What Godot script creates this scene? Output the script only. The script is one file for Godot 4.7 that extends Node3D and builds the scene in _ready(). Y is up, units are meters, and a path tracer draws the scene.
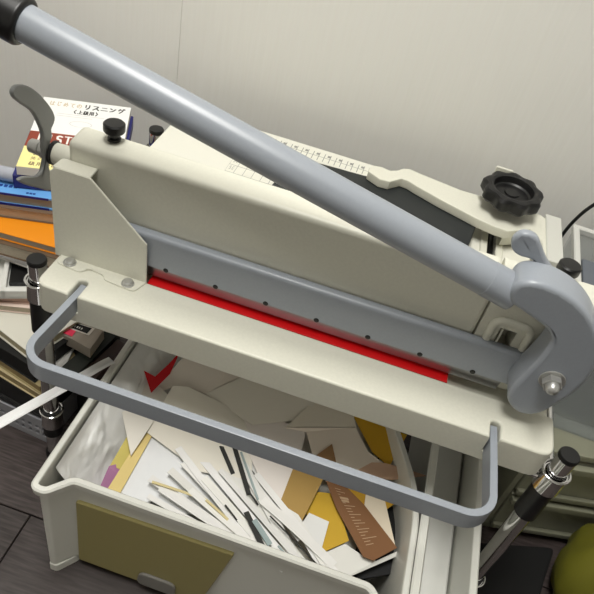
extends Node3D
# A stack paper cutter standing on a low wire rack, with bins of paper scraps beneath it.
# X runs along the cutter to the right, Y is up, Z comes towards the viewer; the cutter's bed is y = 0.

const FLOOR_Y := -0.353
const WALL_Z := -0.50
var M := {}
var taken := {}
var rng := RandomNumberGenerator.new()

# ---------------------------------------------------------------- mesh building
func numbered(called: String) -> String:
	if not taken.has(called):
		taken[called] = 0
		return called
	taken[called] += 1
	return "%s_%03d" % [called, taken[called]]

func fix(T: PackedVector3Array, start: int) -> void:
	# turn a closed shape's triangles outwards
	var vol := 0.0
	var o := T[start]
	for i in range(start, T.size(), 3):
		vol += (T[i] - o).dot((T[i + 1] - o).cross(T[i + 2] - o))
	if vol < 0.0:
		for i in range(start, T.size(), 3):
			var k := T[i + 1]
			T[i + 1] = T[i + 2]
			T[i + 2] = k

func mesh_of(T: PackedVector3Array, angle := 38.0) -> ArrayMesh:
	var n := T.size() / 3
	var fn := PackedVector3Array()
	var at := {}
	var keys := []
	for f in n:
		var a := T[f * 3]
		var c := (T[f * 3 + 1] - a).cross(T[f * 3 + 2] - a)
		fn.append(c)
		for j in 3:
			var k := Vector3i((T[f * 3 + j] * 20000.0).round())
			keys.append(k)
			if at.has(k):
				at[k].append(f)
			else:
				at[k] = [f]
	var lim := cos(deg_to_rad(angle))
	var V := PackedVector3Array()
	var N := PackedVector3Array()
	for f in n:
		if fn[f].length() < 1e-14:
			continue
		var u := fn[f].normalized()
		for j in [0, 2, 1]:
			var s := Vector3.ZERO
			for g in at[keys[f * 3 + j]]:
				var w: Vector3 = fn[g]
				if w.length() > 1e-14 and w.normalized().dot(u) > lim:
					s += w
			V.append(T[f * 3 + j])
			N.append(s.normalized() if s.length() > 1e-14 else u)
	var arr := []
	arr.resize(Mesh.ARRAY_MAX)
	arr[Mesh.ARRAY_VERTEX] = V
	arr[Mesh.ARRAY_NORMAL] = N
	var m := ArrayMesh.new()
	m.add_surface_from_arrays(Mesh.PRIMITIVE_TRIANGLES, arr)
	return m

func obj(called: String, T: PackedVector3Array, mat: Material, parent: Node3D = null, angle := 38.0) -> MeshInstance3D:
	return inst(called, mesh_of(T, angle), mat, parent)

func inst(called: String, m: Mesh, mat: Material, parent: Node3D = null) -> MeshInstance3D:
	var o := MeshInstance3D.new()
	o.mesh = m
	o.material_override = mat
	o.cast_shadow = GeometryInstance3D.SHADOW_CASTING_SETTING_ON
	if parent == null:
		o.name = numbered(called)
		add_child(o)
	else:
		o.name = called
		parent.add_child(o, true)
	return o

func thing(called: String, label: String, category: String, at := Vector3.ZERO, group := "") -> Node3D:
	var o := Node3D.new()
	o.name = numbered(called)
	add_child(o)
	o.position = at
	tag(o, label, category, group)
	return o

func tag(o: Node3D, label: String, category: String, group := "") -> void:
	o.set_meta("label", label)
	o.set_meta("category", category)
	if group != "":
		o.set_meta("group", group)

func structure(o: Node3D) -> Node3D:
	o.set_meta("kind", "structure")
	return o

func quad(T: PackedVector3Array, a: Vector3, b: Vector3, c: Vector3, d: Vector3) -> void:
	T.append_array(PackedVector3Array([a, b, c, a, c, d]))

func add_box(T: PackedVector3Array, lo: Vector3, hi: Vector3, bev := 0.0) -> void:
	var c := (lo + hi) / 2
	var poly := PackedVector2Array([Vector2(lo.x, lo.z), Vector2(hi.x, lo.z), Vector2(hi.x, hi.z), Vector2(lo.x, hi.z)])
	if bev > 0.0:
		poly = rounded(poly, bev * 1.2, 2)
	add_prism(T, poly, lo.y, hi.y, bev, 1 if bev < 0.002 else 2, "y")

func rounded(poly: PackedVector2Array, r, steps := 4) -> PackedVector2Array:
	# round the corners of a polygon; r is one radius or one for each corner
	var out := PackedVector2Array()
	var n := poly.size()
	for i in n:
		var p := poly[i]
		var a := poly[(i + n - 1) % n]
		var b := poly[(i + 1) % n]
		var rad: float = r[i] if r is Array else r
		var l := minf((a - p).length(), (b - p).length()) * 0.49
		var d := minf(rad, l)
		if d < 1e-5:
			out.append(p)
			continue
		var s := p + (a - p).normalized() * d
		var e := p + (b - p).normalized() * d
		for k in steps + 1:
			var t := float(k) / steps
			out.append(s.lerp(p, t).lerp(p.lerp(e, t), t))
	return out

func inset(poly: PackedVector2Array, d: float) -> PackedVector2Array:
	var n := poly.size()
	var area := 0.0
	for i in n:
		area += poly[i].cross(poly[(i + 1) % n])
	var sg := 1.0 if area > 0.0 else -1.0
	var out := PackedVector2Array()
	for i in n:
		var e1 := (poly[i] - poly[(i + n - 1) % n]).normalized()
		var e2 := (poly[(i + 1) % n] - poly[i]).normalized()
		var n1 := Vector2(-e1.y, e1.x) * sg
		var n2 := Vector2(-e2.y, e2.x) * sg
		var m := (n1 + n2)
		if m.length() < 1e-4:
			m = n1
		m = m.normalized()
		out.append(poly[i] + m * d / maxf(m.dot(n1), 0.4))
	return out

func place(axis: String, p: Vector2, h: float) -> Vector3:
	if axis == "y":
		return Vector3(p.x, h, p.y)      # polygon in XZ
	if axis == "z":
		return Vector3(p.x, p.y, h)      # polygon in XY
	return Vector3(h, p.y, p.x)          # "x": polygon in ZY

func add_prism(T: PackedVector3Array, poly: PackedVector2Array, h0: float, h1: float, bev := 0.0, steps := 2, axis := "y") -> void:
	var start := T.size()
	var n := poly.size()
	var rings := []
	var hs := []
	if bev > 0.0:
		for k in steps + 1:
			var a := PI / 2 * k / steps
			rings.append(inset(poly, bev * (1.0 - sin(a))))
			hs.append(h0 + bev * (1.0 - cos(a)))
		for k in steps + 1:
			var a := PI / 2 * (steps - k) / steps
			rings.append(inset(poly, bev * (1.0 - sin(a))))
			hs.append(h1 - bev * (1.0 - cos(a)))
	else:
		rings = [poly, poly]
		hs = [h0, h1]
	for r in rings.size() - 1:
		for i in n:
			var j := (i + 1) % n
			quad(T, place(axis, rings[r][i], hs[r]), place(axis, rings[r][j], hs[r]), place(axis, rings[r + 1][j], hs[r + 1]), place(axis, rings[r + 1][i], hs[r + 1]))
	var tri := Geometry2D.triangulate_polygon(poly)
	var area := 0.0
	for i in n:
		area += poly[i].cross(poly[(i + 1) % n])
	for t in range(0, tri.size(), 3):
		var a := tri[t]
		var b := tri[t + 1]
		var c := tri[t + 2]
		if (poly[b] - poly[a]).cross(poly[c] - poly[a]) * area < 0.0:
			var k := b
			b = c
			c = k
		var L: PackedVector2Array = rings[rings.size() - 1]
		var F: PackedVector2Array = rings[0]
		T.append_array(PackedVector3Array([place(axis, L[a], hs[-1]), place(axis, L[b], hs[-1]), place(axis, L[c], hs[-1])]))
		T.append_array(PackedVector3Array([place(axis, F[a], hs[0]), place(axis, F[c], hs[0]), place(axis, F[b], hs[0])]))
	fix(T, start)

func circle(r: float, n: int, c := Vector2.ZERO) -> PackedVector2Array:
	var p := PackedVector2Array()
	for i in n:
		p.append(c + Vector2(cos(TAU * i / n), sin(TAU * i / n)) * r)
	return p

func add_cyl(T: PackedVector3Array, a: Vector3, b: Vector3, r0: float, r1 := -1.0, n := 20, bev := 0.0) -> void:
	# a round bar from a to b
	if r1 < 0.0:
		r1 = r0
	var prof := [Vector2(0, 0), Vector2(r0 - bev, 0), Vector2(r0, bev), Vector2(r1, (b - a).length() - bev), Vector2(r1 - bev, (b - a).length()), Vector2(0, (b - a).length())]
	add_lathe(T, prof, a, b - a, n)

func add_lathe(T: PackedVector3Array, prof: Array, at: Vector3, axis: Vector3, n := 24, lobes := 0, amp := 0.0) -> void:
	# profile of (radius, height) round an axis; lobes scallop the rim
	var start := T.size()
	var w := axis.normalized()
	var u := w.cross(Vector3.UP if absf(w.y) < 0.9 else Vector3.RIGHT).normalized()
	var v := w.cross(u)
	var rings := []
	for p in prof:
		var ring := PackedVector3Array()
		for i in n:
			var t := TAU * i / n
			var r: float = p.x
			if lobes > 0:
				r += amp * cos(t * lobes) * clampf((r - 0.026) / 0.012, 0.0, 1.0)
			ring.append(at + w * p.y + (u * cos(t) + v * sin(t)) * r)
		rings.append(ring)
	for k in rings.size() - 1:
		for i in n:
			var j := (i + 1) % n
			if prof[k].x < 1e-7:
				T.append_array(PackedVector3Array([rings[k][i], rings[k + 1][j], rings[k + 1][i]]))
			elif prof[k + 1].x < 1e-7:
				T.append_array(PackedVector3Array([rings[k][i], rings[k][j], rings[k + 1][i]]))
			else:
				quad(T, rings[k][i], rings[k][j], rings[k + 1][j], rings[k + 1][i])
	fix(T, start)

func add_sweep(T: PackedVector3Array, path: Array, prof: PackedVector2Array, up := Vector3.UP, closed := false) -> void:
	# profile (side, up) carried along a path
	var start := T.size()
	var rings := []
	var n := path.size()
	for i in n:
		var d: Vector3
		if closed:
			d = ((path[(i + 1) % n] - path[i]).normalized() + (path[i] - path[(i + n - 1) % n]).normalized()).normalized()
		else:
			d = (path[mini(i + 1, n - 1)] - path[maxi(i - 1, 0)]).normalized()
		var s := d.cross(up).normalized()
		var q := s.cross(d).normalized()
		var ring := PackedVector3Array()
		for p in prof:
			ring.append(path[i] + s * p.x + q * p.y)
		rings.append(ring)
	var m := prof.size()
	for k in (n if closed else n - 1):
		var l := (k + 1) % n
		for i in m:
			var j := (i + 1) % m
			quad(T, rings[k][i], rings[k][j], rings[l][j], rings[l][i])
	if not closed:
		for i in range(1, m - 1):
			T.append_array(PackedVector3Array([rings[0][0], rings[0][i + 1], rings[0][i]]))
			T.append_array(PackedVector3Array([rings[n - 1][0], rings[n - 1][i], rings[n - 1][i + 1]]))
	fix(T, start)

func smooth_path(pts: Array, steps := 6) -> Array:
	var out := []
	for i in pts.size() - 1:
		var a: Vector3 = pts[maxi(i - 1, 0)]
		var b: Vector3 = pts[i]
		var c: Vector3 = pts[i + 1]
		var d: Vector3 = pts[mini(i + 2, pts.size() - 1)]
		for k in steps:
			out.append(b.cubic_interpolate(c, a, d, float(k) / steps))
	out.append(pts[-1])
	return out

func smooth2(pts: Array, steps := 4) -> PackedVector2Array:
	# closed smooth outline through points
	var out := PackedVector2Array()
	var n := pts.size()
	for i in n:
		for k in steps:
			var q: Vector2 = pts[i].cubic_interpolate(pts[(i + 1) % n], pts[(i + n - 1) % n], pts[(i + 2) % n], float(k) / steps)
			out.append(q)
	return out

# ---------------------------------------------------------------- materials
func mat(c: Color, rough := 0.6, metal := 0.0) -> StandardMaterial3D:
	var m := StandardMaterial3D.new()
	m.albedo_color = c
	m.roughness = rough
	m.metallic = metal
	return m

func noise_tex(freq: float, size: int, lo: Color, hi: Color, sx := 1.0, sy := 1.0, sd := 1, octaves := 4, normal := 0.0) -> ImageTexture:
	var fnl := FastNoiseLite.new()
	fnl.seed = sd
	fnl.frequency = freq
	fnl.noise_type = FastNoiseLite.TYPE_SIMPLEX_SMOOTH
	fnl.fractal_octaves = octaves
	var img := Image.create(size, size, false, Image.FORMAT_RGB8)
	for y in size:
		for x in size:
			# a torus in 4-D is not at hand: blend two offset copies so that the tile repeats
			var t := float(x) / size
			var s := float(y) / size
			var a := fnl.get_noise_2d(x * sx, y * sy)
			var b := fnl.get_noise_2d((x - size) * sx, y * sy)
			var c := fnl.get_noise_2d(x * sx, (y - size) * sy)
			var d := fnl.get_noise_2d((x - size) * sx, (y - size) * sy)
			var v := lerpf(lerpf(a, b, t), lerpf(c, d, t), s)
			v = clampf(v * 0.9 + 0.5, 0.0, 1.0)
			img.set_pixel(x, y, lo.lerp(hi, v))
	if normal > 0.0:
		img.bump_map_to_normal_map(normal)
	img.generate_mipmaps()
	return ImageTexture.create_from_image(img)

func textured(m: StandardMaterial3D, tex: Texture2D, scale: float, world := true) -> StandardMaterial3D:
	m.albedo_texture = tex
	m.uv1_triplanar = true
	m.uv1_world_triplanar = world
	m.uv1_scale = Vector3.ONE * scale
	return m

func make_materials() -> void:
	var speck := noise_tex(0.09, 256, Color(0.975, 0.975, 0.975), Color(1, 1, 1), 1, 1, 3)
	M.beige = textured(mat(Color(0.86, 0.855, 0.80), 0.42), speck, 9.0)
	M.grey = textured(mat(Color(0.60, 0.622, 0.655), 0.30), speck, 11.0)
	M.grey_dark = mat(Color(0.50, 0.505, 0.50), 0.45)
	M.black = mat(Color(0.045, 0.045, 0.05), 0.42)
	M.rubber = mat(Color(0.045, 0.045, 0.05), 0.38)
	M.gauge = mat(Color(0.12, 0.135, 0.14), 0.5)
	M.red = mat(Color(0.86, 0.06, 0.08), 0.35)
	M.steel = mat(Color(0.62, 0.62, 0.63), 0.28, 1.0)
	M.zinc = mat(Color(0.74, 0.74, 0.73), 0.38, 0.75)
	M.chrome = mat(Color(0.86, 0.86, 0.86), 0.10, 1.0)
	M.bed_white = mat(Color(0.88, 0.875, 0.83), 0.45)
	M.guide = textured(mat(Color(0.80, 0.80, 0.77), 0.5), speck, 20.0)
	var pp := mat(Color(0.86, 0.86, 0.83), 0.35)
	pp.backlight = Color(0.95, 0.95, 0.92)
	M.pp = pp
	M.olive = mat(Color(0.60, 0.56, 0.36), 0.35)
	M.frost = mat(Color(0.52, 0.52, 0.45), 0.35)
	var clear := mat(Color(0.82, 0.85, 0.85, 0.26), 0.12)
	clear.transparency = BaseMaterial3D.TRANSPARENCY_ALPHA
	M.clear = clear
	var yb := mat(Color(0.44, 0.43, 0.13), 0.5)
	yb.backlight = Color(0.3, 0.3, 0.08)
	M.yellow_bag = yb
	var wallp := noise_tex(0.05, 512, Color(0.988, 0.986, 0.984), Color(1, 1, 1), 3.0, 0.12, 8)
	M.wall = textured(mat(Color(0.95, 0.945, 0.925), 0.85), wallp, 2.2)
	M.wall_plain = mat(Color(0.945, 0.94, 0.92), 0.85)
	M.ceiling = mat(Color(0.85, 0.84, 0.82), 0.9)
	M.planks = []
	for k in 3:
		var wood := noise_tex(0.02, 512, Color(0.55, 0.52, 0.50), Color(1, 1, 1), 0.5, 6.0, 20 + k, 5)
		M.planks.append(textured(mat([Color(0.33, 0.29, 0.285), Color(0.30, 0.265, 0.26), Color(0.345, 0.305, 0.30)][k], 0.5), wood, 3.0))
	M.joint = mat(Color(0.10, 0.085, 0.08), 0.8)
	M.pages = textured(mat(Color(0.80, 0.75, 0.67), 0.85), noise_tex(0.2, 256, Color(0.8, 0.8, 0.8), Color(1, 1, 1), 0.1, 4.0, 5), 14.0)

# ---------------------------------------------------------------- lettering, drawn with strokes
var GLYPH := {
	"ri": [[.25, .1, .25, .6], [.75, .08, .75, .55, .62, .8, .4, .96]],
	"su": [[.15, .15, .8, .15, .62, .5, .12, .93], [.55, .55, .92, .92]],
	"ni": [[.2, .25, .8, .25], [.08, .8, .92, .8]],
	"n": [[.12, .18, .38, .36], [.12, .88, .5, .76, .9, .25]],
	"gu": [[.35, .08, .12, .45], [.28, .25, .75, .25, .6, .6, .28, .95], [.78, .02, .86, .16], [.92, 0, 1, .13]],
	"no": [[.52, .2, .42, .6, .25, .82, .1, .65, .15, .35, .45, .15, .75, .2, .9, .5, .78, .78, .55, .9]],
	"te": [[.1, .2, .9, .15], [.75, .18, .45, .4, .42, .7, .75, .92]],
	"me": [[.25, .2, .4, .8], [.7, .1, .5, .6, .2, .85, .12, .6, .35, .35, .7, .35, .9, .6, .65, .92]],
	"ha": [[.18, .1, .15, .6, .2, .9], [.4, .32, .92, .3], [.68, .1, .68, .75, .5, .9, .4, .75, .6, .68, .92, .9]],
	"ji": [[.3, .08, .28, .7, .45, .92, .8, .7], [.6, .15, .68, .28], [.76, .1, .84, .24]],
	"ue": [[.5, .08, .5, .88], [.5, .42, .82, .42], [.08, .9, .92, .9]],
	"kyu": [[.3, .05, .12, .3, .35, .3, .12, .6], [.25, .45, .25, .95], [.1, .7, .08, .9], [.38, .68, .42, .85], [.5, .12, .85, .12, .75, .4, .92, .42, .7, .8, .5, .95], [.62, .12, .58, .6, .45, .95], [.62, .5, .95, .95]],
	"you": [[.2, .1, .2, .7, .08, .95], [.2, .1, .85, .1, .85, .92], [.2, .38, .85, .38], [.2, .65, .85, .65], [.52, .1, .52, .92]],
	"ei": [[.1, .15, .9, .15], [.35, .02, .35, .28], [.65, .02, .65, .28], [.2, .55, .2, .35, .8, .35, .8, .55], [.05, .58, .95, .58], [.5, .3, .5, .58, .35, .8, .08, .95], [.5, .6, .68, .82, .95, .95]],
	"kai": [[.5, .03, .05, .42], [.5, .03, .95, .42], [.3, .4, .7, .4], [.12, .58, .88, .58], [.45, .58, .25, .9, .78, .85], [.65, .7, .85, .95]],
	"wa": [[.1, .1, .35, .1], [.02, .25, .42, .25], [.1, .4, .35, .4], [.1, .55, .35, .55], [.1, .7, .35, .7, .35, .92, .1, .92, .1, .7], [.88, .05, .55, .15], [.48, .35, .98, .35], [.73, .12, .73, .58], [.55, .58, .92, .58, .92, .94, .55, .94, .55, .58]],
	"(": [[.8, .05, .5, .5, .8, .95]], ")": [[.2, .05, .5, .5, .2, .95]],
	"L": [[.15, .05, .15, .95, .8, .95]], "I": [[.5, .05, .5, .95]], "T": [[.05, .07, .95, .07], [.5, .05, .5, .95]],
	"S": [[.85, .15, .5, .05, .18, .2, .25, .45, .75, .55, .85, .8, .5, .95, .12, .85]],
	"E": [[.85, .06, .15, .06, .15, .94, .85, .94], [.15, .5, .75, .5]], "N": [[.12, .95, .12, .05, .88, .95, .88, .05]],
	"G": [[.88, .2, .55, .05, .18, .25, .15, .7, .5, .95, .88, .8, .88, .55, .55, .55]],
}

func stroke(img: Image, a: Vector2, b: Vector2, w: float, c: Color) -> void:
	var n := int((b - a).length()) + 1
	for i in n + 1:
		var p := a.lerp(b, float(i) / n) - Vector2(w, w) / 2
		img.fill_rect(Rect2i(int(p.x), int(p.y), maxi(1, int(w)), maxi(1, int(w))), c)

func write(img: Image, word: Array, at: Vector2, cell: Vector2, gap: float, w: float, c: Color) -> void:
	for k in word.size():
		if not GLYPH.has(word[k]):
			continue
		for s in GLYPH[word[k]]:
			for i in range(0, s.size() - 2, 2):
				var o := at + Vector2(k * (cell.x + gap), 0)
				stroke(img, o + Vector2(s[i], s[i + 1]) * cell, o + Vector2(s[i + 2], s[i + 3]) * cell, w, c)

func printed(img: Image, rough := 0.5) -> StandardMaterial3D:
	img.generate_mipmaps()
	var m := mat(Color.WHITE, rough)
	m.albedo_texture = ImageTexture.create_from_image(img)
	return m

func print_quad(a: Vector3, b: Vector3, c: Vector3, d: Vector3) -> ArrayMesh:
	# a printed face: a top left, b top right, c bottom right, d bottom left
	var arr := []
	arr.resize(Mesh.ARRAY_MAX)
	var n := (d - a).cross(b - a).normalized()
	arr[Mesh.ARRAY_VERTEX] = PackedVector3Array([a, b, c, a, c, d])
	arr[Mesh.ARRAY_NORMAL] = PackedVector3Array([n, n, n, n, n, n])
	arr[Mesh.ARRAY_TEX_UV] = PackedVector2Array([Vector2(0, 0), Vector2(1, 0), Vector2(1, 1), Vector2(0, 0), Vector2(1, 1), Vector2(0, 1)])
	var m := ArrayMesh.new()
	m.add_surface_from_arrays(Mesh.PRIMITIVE_TRIANGLES, arr)
	return m

# ================================================================ the scene
func _ready() -> void:
	rng.seed = 7
	# camera
	var cam := Camera3D.new()
	cam.name = "camera"
	cam.transform = Transform3D(Basis(Vector3(0.94730965, 0.1835687, -0.26250137), Vector3(-0.31082405, 0.72484517, -0.6148072), Vector3(0.07741349, 0.66400453, 0.74371039)).orthonormalized(), Vector3(0.3039525, 0.48183962, 0.44220253))
	cam.fov = 47.88
	cam.near = 0.02
	add_child(cam)
	cam.current = true
	# environment
	var we := WorldEnvironment.new()
	we.name = "environment"
	var env := Environment.new()
	env.background_mode = Environment.BG_COLOR
	env.background_color = Color(0.02, 0.02, 0.02)
	env.tonemap_mode = Environment.TONE_MAPPER_LINEAR
	env.tonemap_exposure = 1.0
	env.sdfgi_enabled = true
	env.ssao_enabled = true
	env.ssil_enabled = true
	we.environment = env
	add_child(we)
	make_materials()
	ceiling_light(Vector3(0.10, 2.045, 0.24), Vector2(0.50, 1.05), 3.8)
	build_room()
	build_cutter()
	build_rack()
	build_bins()
	build_scraps()
	build_left_pile()
	build_right_side()

func ceiling_light(at: Vector3, size: Vector2, energy: float) -> void:
	var t := thing("ceiling_light", "white rectangular fluorescent panel on the ceiling above the cutter", "ceiling light", at)
	var T := PackedVector3Array()
	add_box(T, Vector3(-size.x / 2 - 0.03, -0.045, -size.y / 2 - 0.03), Vector3(size.x / 2 + 0.03, 0.0, size.y / 2 + 0.03), 0.004)
	obj("housing", T, M.ceiling, t)
	T = PackedVector3Array()
	add_box(T, Vector3(-size.x / 2, -0.052, -size.y / 2), Vector3(size.x / 2, -0.0455, size.y / 2), 0.002)
	var glow := mat(Color(0.95, 0.95, 0.93), 0.5)
	glow.emission_enabled = true
	glow.emission = Color(1.0, 0.97, 0.92)
	glow.emission_energy_multiplier = 1.6
	obj("diffuser", T, glow, t)
	var l := AreaLight3D.new()
	l.name = "lamp"
	l.area_size = size
	l.light_color = Color(1.0, 0.995, 0.975)
	l.light_energy = energy
	l.shadow_enabled = true
	l.position = Vector3(0, -0.058, 0)
	l.rotation_degrees.x = -90
	l.set("area_range", 8.0)
	t.add_child(l)

func build_room() -> void:
	# floor: boards running along the wall, with dark joints
	var T := PackedVector3Array()
	add_box(T, Vector3(-1.6, FLOOR_Y - 0.06, WALL_Z - 0.1), Vector3(2.2, FLOOR_Y - 0.004, 2.6))
	var fl := structure(obj("floor", T, M.joint))
	var row := 0
	var z := 0.0655 - 0.15 * 4
	var shared := {}
	while z < 2.4:
		var x := 0.001 - 0.9 * 2 + (0.0 if row == 4 else fmod(row * 0.37, 0.9))
		while x < 2.2:
			var key := row % 3 + int(absf(x * 10)) % 2
			var k := "%d" % (key % 3)
			if not shared.has(k):
				var P := PackedVector3Array()
				add_box(P, Vector3(0.0008, -0.004, 0.0008), Vector3(0.8992, 0.0, 0.1492), 0.0008)
				shared[k] = mesh_of(P)
			var b := inst("plank", shared[k], M.planks[key % 3], fl)
			b.position = Vector3(x, FLOOR_Y, z)
			x += 0.9
		z += 0.15
		row += 1
	# back wall: papered, one joint in view
	T = PackedVector3Array()
	add_box(T, Vector3(-1.6, FLOOR_Y - 0.06, WALL_Z - 0.1), Vector3(2.2, 2.12, WALL_Z - 0.0015))
	var wb := structure(obj("wall_back", T, M.wall_plain))
	var xs := [-1.6, -0.985, -0.062, 0.861, 1.784, 2.2]
	for i in xs.size() - 1:
		T = PackedVector3Array()
		add_box(T, Vector3(xs[i] + 0.0004, FLOOR_Y, WALL_Z - 0.0015), Vector3(xs[i + 1] - 0.0004, 2.05, WALL_Z), 0.0004)
		obj("wallpaper_panel", T, M.wall, wb)
	for side in [["wall_left", Vector3(-1.7, FLOOR_Y - 0.06, WALL_Z - 0.1), Vector3(-1.6, 2.12, 2.7)], ["wall_right", Vector3(2.2, FLOOR_Y - 0.06, WALL_Z - 0.1), Vector3(2.3, 2.12, 2.7)], ["wall_front", Vector3(-1.7, FLOOR_Y - 0.06, 2.6), Vector3(2.3, 2.12, 2.7)]]:
		T = PackedVector3Array()
		add_box(T, side[1], side[2])
		structure(obj(side[0], T, M.wall_plain))
	T = PackedVector3Array()
	add_box(T, Vector3(-1.7, 2.05, WALL_Z - 0.1), Vector3(2.3, 2.15, 2.7))
	structure(obj("ceiling", T, M.ceiling))

func build_cutter() -> void:
	var cutter := thing("paper_cutter", "beige stack paper cutter with long grey lever arm and red cutting stick", "paper cutter", Vector3(0, -0.038, 0))
	var T := PackedVector3Array()
	# ---- front beam with two notches for the guard
	var plan := PackedVector2Array([Vector2(-0.002, -0.046), Vector2(0.532, -0.046), Vector2(0.532, 0.0047), Vector2(0.4790, 0.0047), Vector2(0.4790, -0.0165), Vector2(0.4692, -0.0165), Vector2(0.4692, 0.0047), Vector2(0.0450, 0.0047), Vector2(0.0450, -0.0205), Vector2(0.0350, -0.0205), Vector2(0.0350, 0.0047), Vector2(-0.002, 0.0047)])
	plan = rounded(plan, [0.004, 0.006, 0.016, 0.0, 0.005, 0.005, 0.0, 0.0, 0.005, 0.005, 0.0, 0.014], 5)
	add_prism(T, plan, -0.038, 0.0, 0.0028, 3, "y")
	var beam := cpart("front_beam", T, M.beige, cutter)
	T = PackedVector3Array()
	add_box(T, Vector3(0.034, -0.037, -0.021), Vector3(0.046, -0.0245, 0.0042))
	cpart("slot_sill", T, M.beige, beam, true)
	T = PackedVector3Array()
	add_box(T, Vector3(0.468, -0.037, -0.017), Vector3(0.480, -0.0245, 0.0042))
	cpart("slot_sill", T, M.beige, beam, true)
	# ---- bed (table) with its printed scales
	T = PackedVector3Array()
	add_prism(T, rounded(PackedVector2Array([Vector2(-0.013, -0.42), Vector2(0.4490, -0.42), Vector2(0.4490, -0.10), Vector2(0.4600, -0.10), Vector2(0.4600, -0.42), Vector2(0.534, -0.42), Vector2(0.534, -0.0745), Vector2(-0.013, -0.0745)]), [0.006, 0.0, 0.003, 0.003, 0.0, 0.006, 0.006, 0.006], 3), -0.034, 0.0, 0.0015, 2, "y")
	var bed := cpart("bed", T, M.bed_white, cutter)
	T = PackedVector3Array()
	add_box(T, Vector3(0.0, -0.036, -0.0755), Vector3(0.53, -0.012, -0.0455))
	cpart("channel_floor", T, M.beige, cutter)
	print_scales(bed)
	T = PackedVector3Array()
	for sx in [0.4395, 0.4600]:
		T = PackedVector3Array()
		add_box(T, Vector3(sx, -0.0005, -0.41), Vector3(sx + 0.0095, 0.0035, -0.10), 0.0012)
		cpart("slot_lip", T, M.beige, bed, true)
	# ---- black threaded spindle of the gauge, lying in the slot
	T = PackedVector3Array()
	var thread := [Vector2(0, 0)]
	for k in 90:
		thread.append(Vector2(0.0048 if k % 2 == 0 else 0.0041, 0.0034 * k))
	thread.append(Vector2(0, 0.0034 * 89))
	add_lathe(T, thread, Vector3(0.4545, -0.0062, -0.408), Vector3(0, 0, 1), 14)
	cpart("gauge_spindle", T, M.black, cutter)
	# ---- red cutting stick
	T = PackedVector3Array()
	add_box(T, Vector3(0.0968, -0.0118, -0.0742), Vector3(0.422, -0.0006, -0.0464), 0.0006)
	cpart("cutting_stick", T, M.red, cutter)
	# ---- blade and its holder
	T = PackedVector3Array()
	add_prism(T, PackedVector2Array([Vector2(-0.0590, 0.024), Vector2(-0.0505, 0.024), Vector2(-0.0505, 0.0195), Vector2(-0.0555, 0.0030), Vector2(-0.0590, 0.0030)]), 0.075, 0.470, 0.0, 1, "x")
	cpart("blade", T, M.steel, cutter)
	T = PackedVector3Array()
	add_prism(T, rounded(PackedVector2Array([Vector2(-0.0598, 0.0195), Vector2(-0.0495, 0.0195), Vector2(-0.0495, 0.0598), Vector2(-0.0598, 0.0598)]), [0.0, 0.001, 0.0075, 0.002], 5), 0.045, 0.497, 0.0, 1, "x")
	var holder := cpart("blade_holder", T, M.grey, cutter)
	for k in 7:
		T = PackedVector3Array()
		var bx := 0.1149 + 0.0542 * k
		add_lathe(T, [Vector2(0, 0), Vector2(0.0028, 0), Vector2(0.0028, 0.0005), Vector2(0.0023, 0.0008), Vector2(0, 0.0009)], Vector3(bx, 0.0212, -0.0498), Vector3(0, 0, 1), 14)
		cpart("blade_screw", T, M.black, holder, true)
	# ---- clamp cover: a long folded sheet, and its moulded end
	T = PackedVector3Array()
	var sec := rounded(PackedVector2Array([Vector2(-0.0925, 0.004), Vector2(-0.0615, 0.004), Vector2(-0.0615, 0.1295), Vector2(-0.0925, 0.1325)]), [0.0, 0.0, 0.0065, 0.005], 6)
	add_prism(T, sec, 0.003, 0.4268, 0.006, 3, "x")
	var cover := cpart("clamp_cover", T, M.beige, cutter)
	T = PackedVector3Array()
	# three lengths of the same section; the middle one has an open pocket in its front
	var big := inset(sec, -0.0012)
	add_prism(T, big, 0.4272, 0.4462, 0.0, 1, "x")
	add_prism(T, big, 0.4622, 0.522, 0.0, 1, "x")
	var zf := -0.0603
	add_prism(T, PackedVector2Array([Vector2(-0.0935, 0.004), Vector2(zf, 0.004), Vector2(zf, 0.046), Vector2(-0.088, 0.046), Vector2(-0.088, 0.0765), Vector2(zf, 0.0765), Vector2(zf, 0.1235), Vector2(-0.0625, 0.1285), Vector2(-0.067, 0.1310), Vector2(-0.0885, 0.1330), Vector2(-0.0935, 0.1280)]), 0.4462, 0.4622, 0.0, 1, "x")
	var cap := cpart("cover_end", T, M.beige, cutter)
	T = PackedVector3Array()
	var ring := []
	for p in rounded(PackedVector2Array([Vector2(0.4385, 0.040), Vector2(0.474, 0.040), Vector2(0.474, 0.087), Vector2(0.4385, 0.087)]), 0.012, 5):
		ring.append(Vector3(p.x, p.y, -0.0598))
	add_sweep(T, ring, circle(0.0042, 10), Vector3(0, 0, 1), true)
	cpart("pocket_rim", T, M.beige, cap, true)
	T = PackedVector3Array()
	add_box(T, Vector3(0.4478, 0.046, -0.0606), Vector3(0.4496, 0.0765, -0.0587), 0.0004)
	cpart("pocket_rib", T, M.beige, cap, true)
	for tx in [[0.0405, -0.0835], [0.4815, -0.0865]]:
		T = PackedVector3Array()
		add_lathe(T, [Vector2(0, 0), Vector2(0.0062, 0), Vector2(0.0065, 0.003), Vector2(0.0045, 0.004), Vector2(0.0045, 0.0085), Vector2(0.0095, 0.0095), Vector2(0.0105, 0.011), Vector2(0.0105, 0.0175), Vector2(0.009, 0.019), Vector2(0, 0.0195)], Vector3(tx[0], 0.1312, tx[1]), Vector3.UP, 24)
		cpart("thumb_screw", T, M.rubber, cutter)
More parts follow.
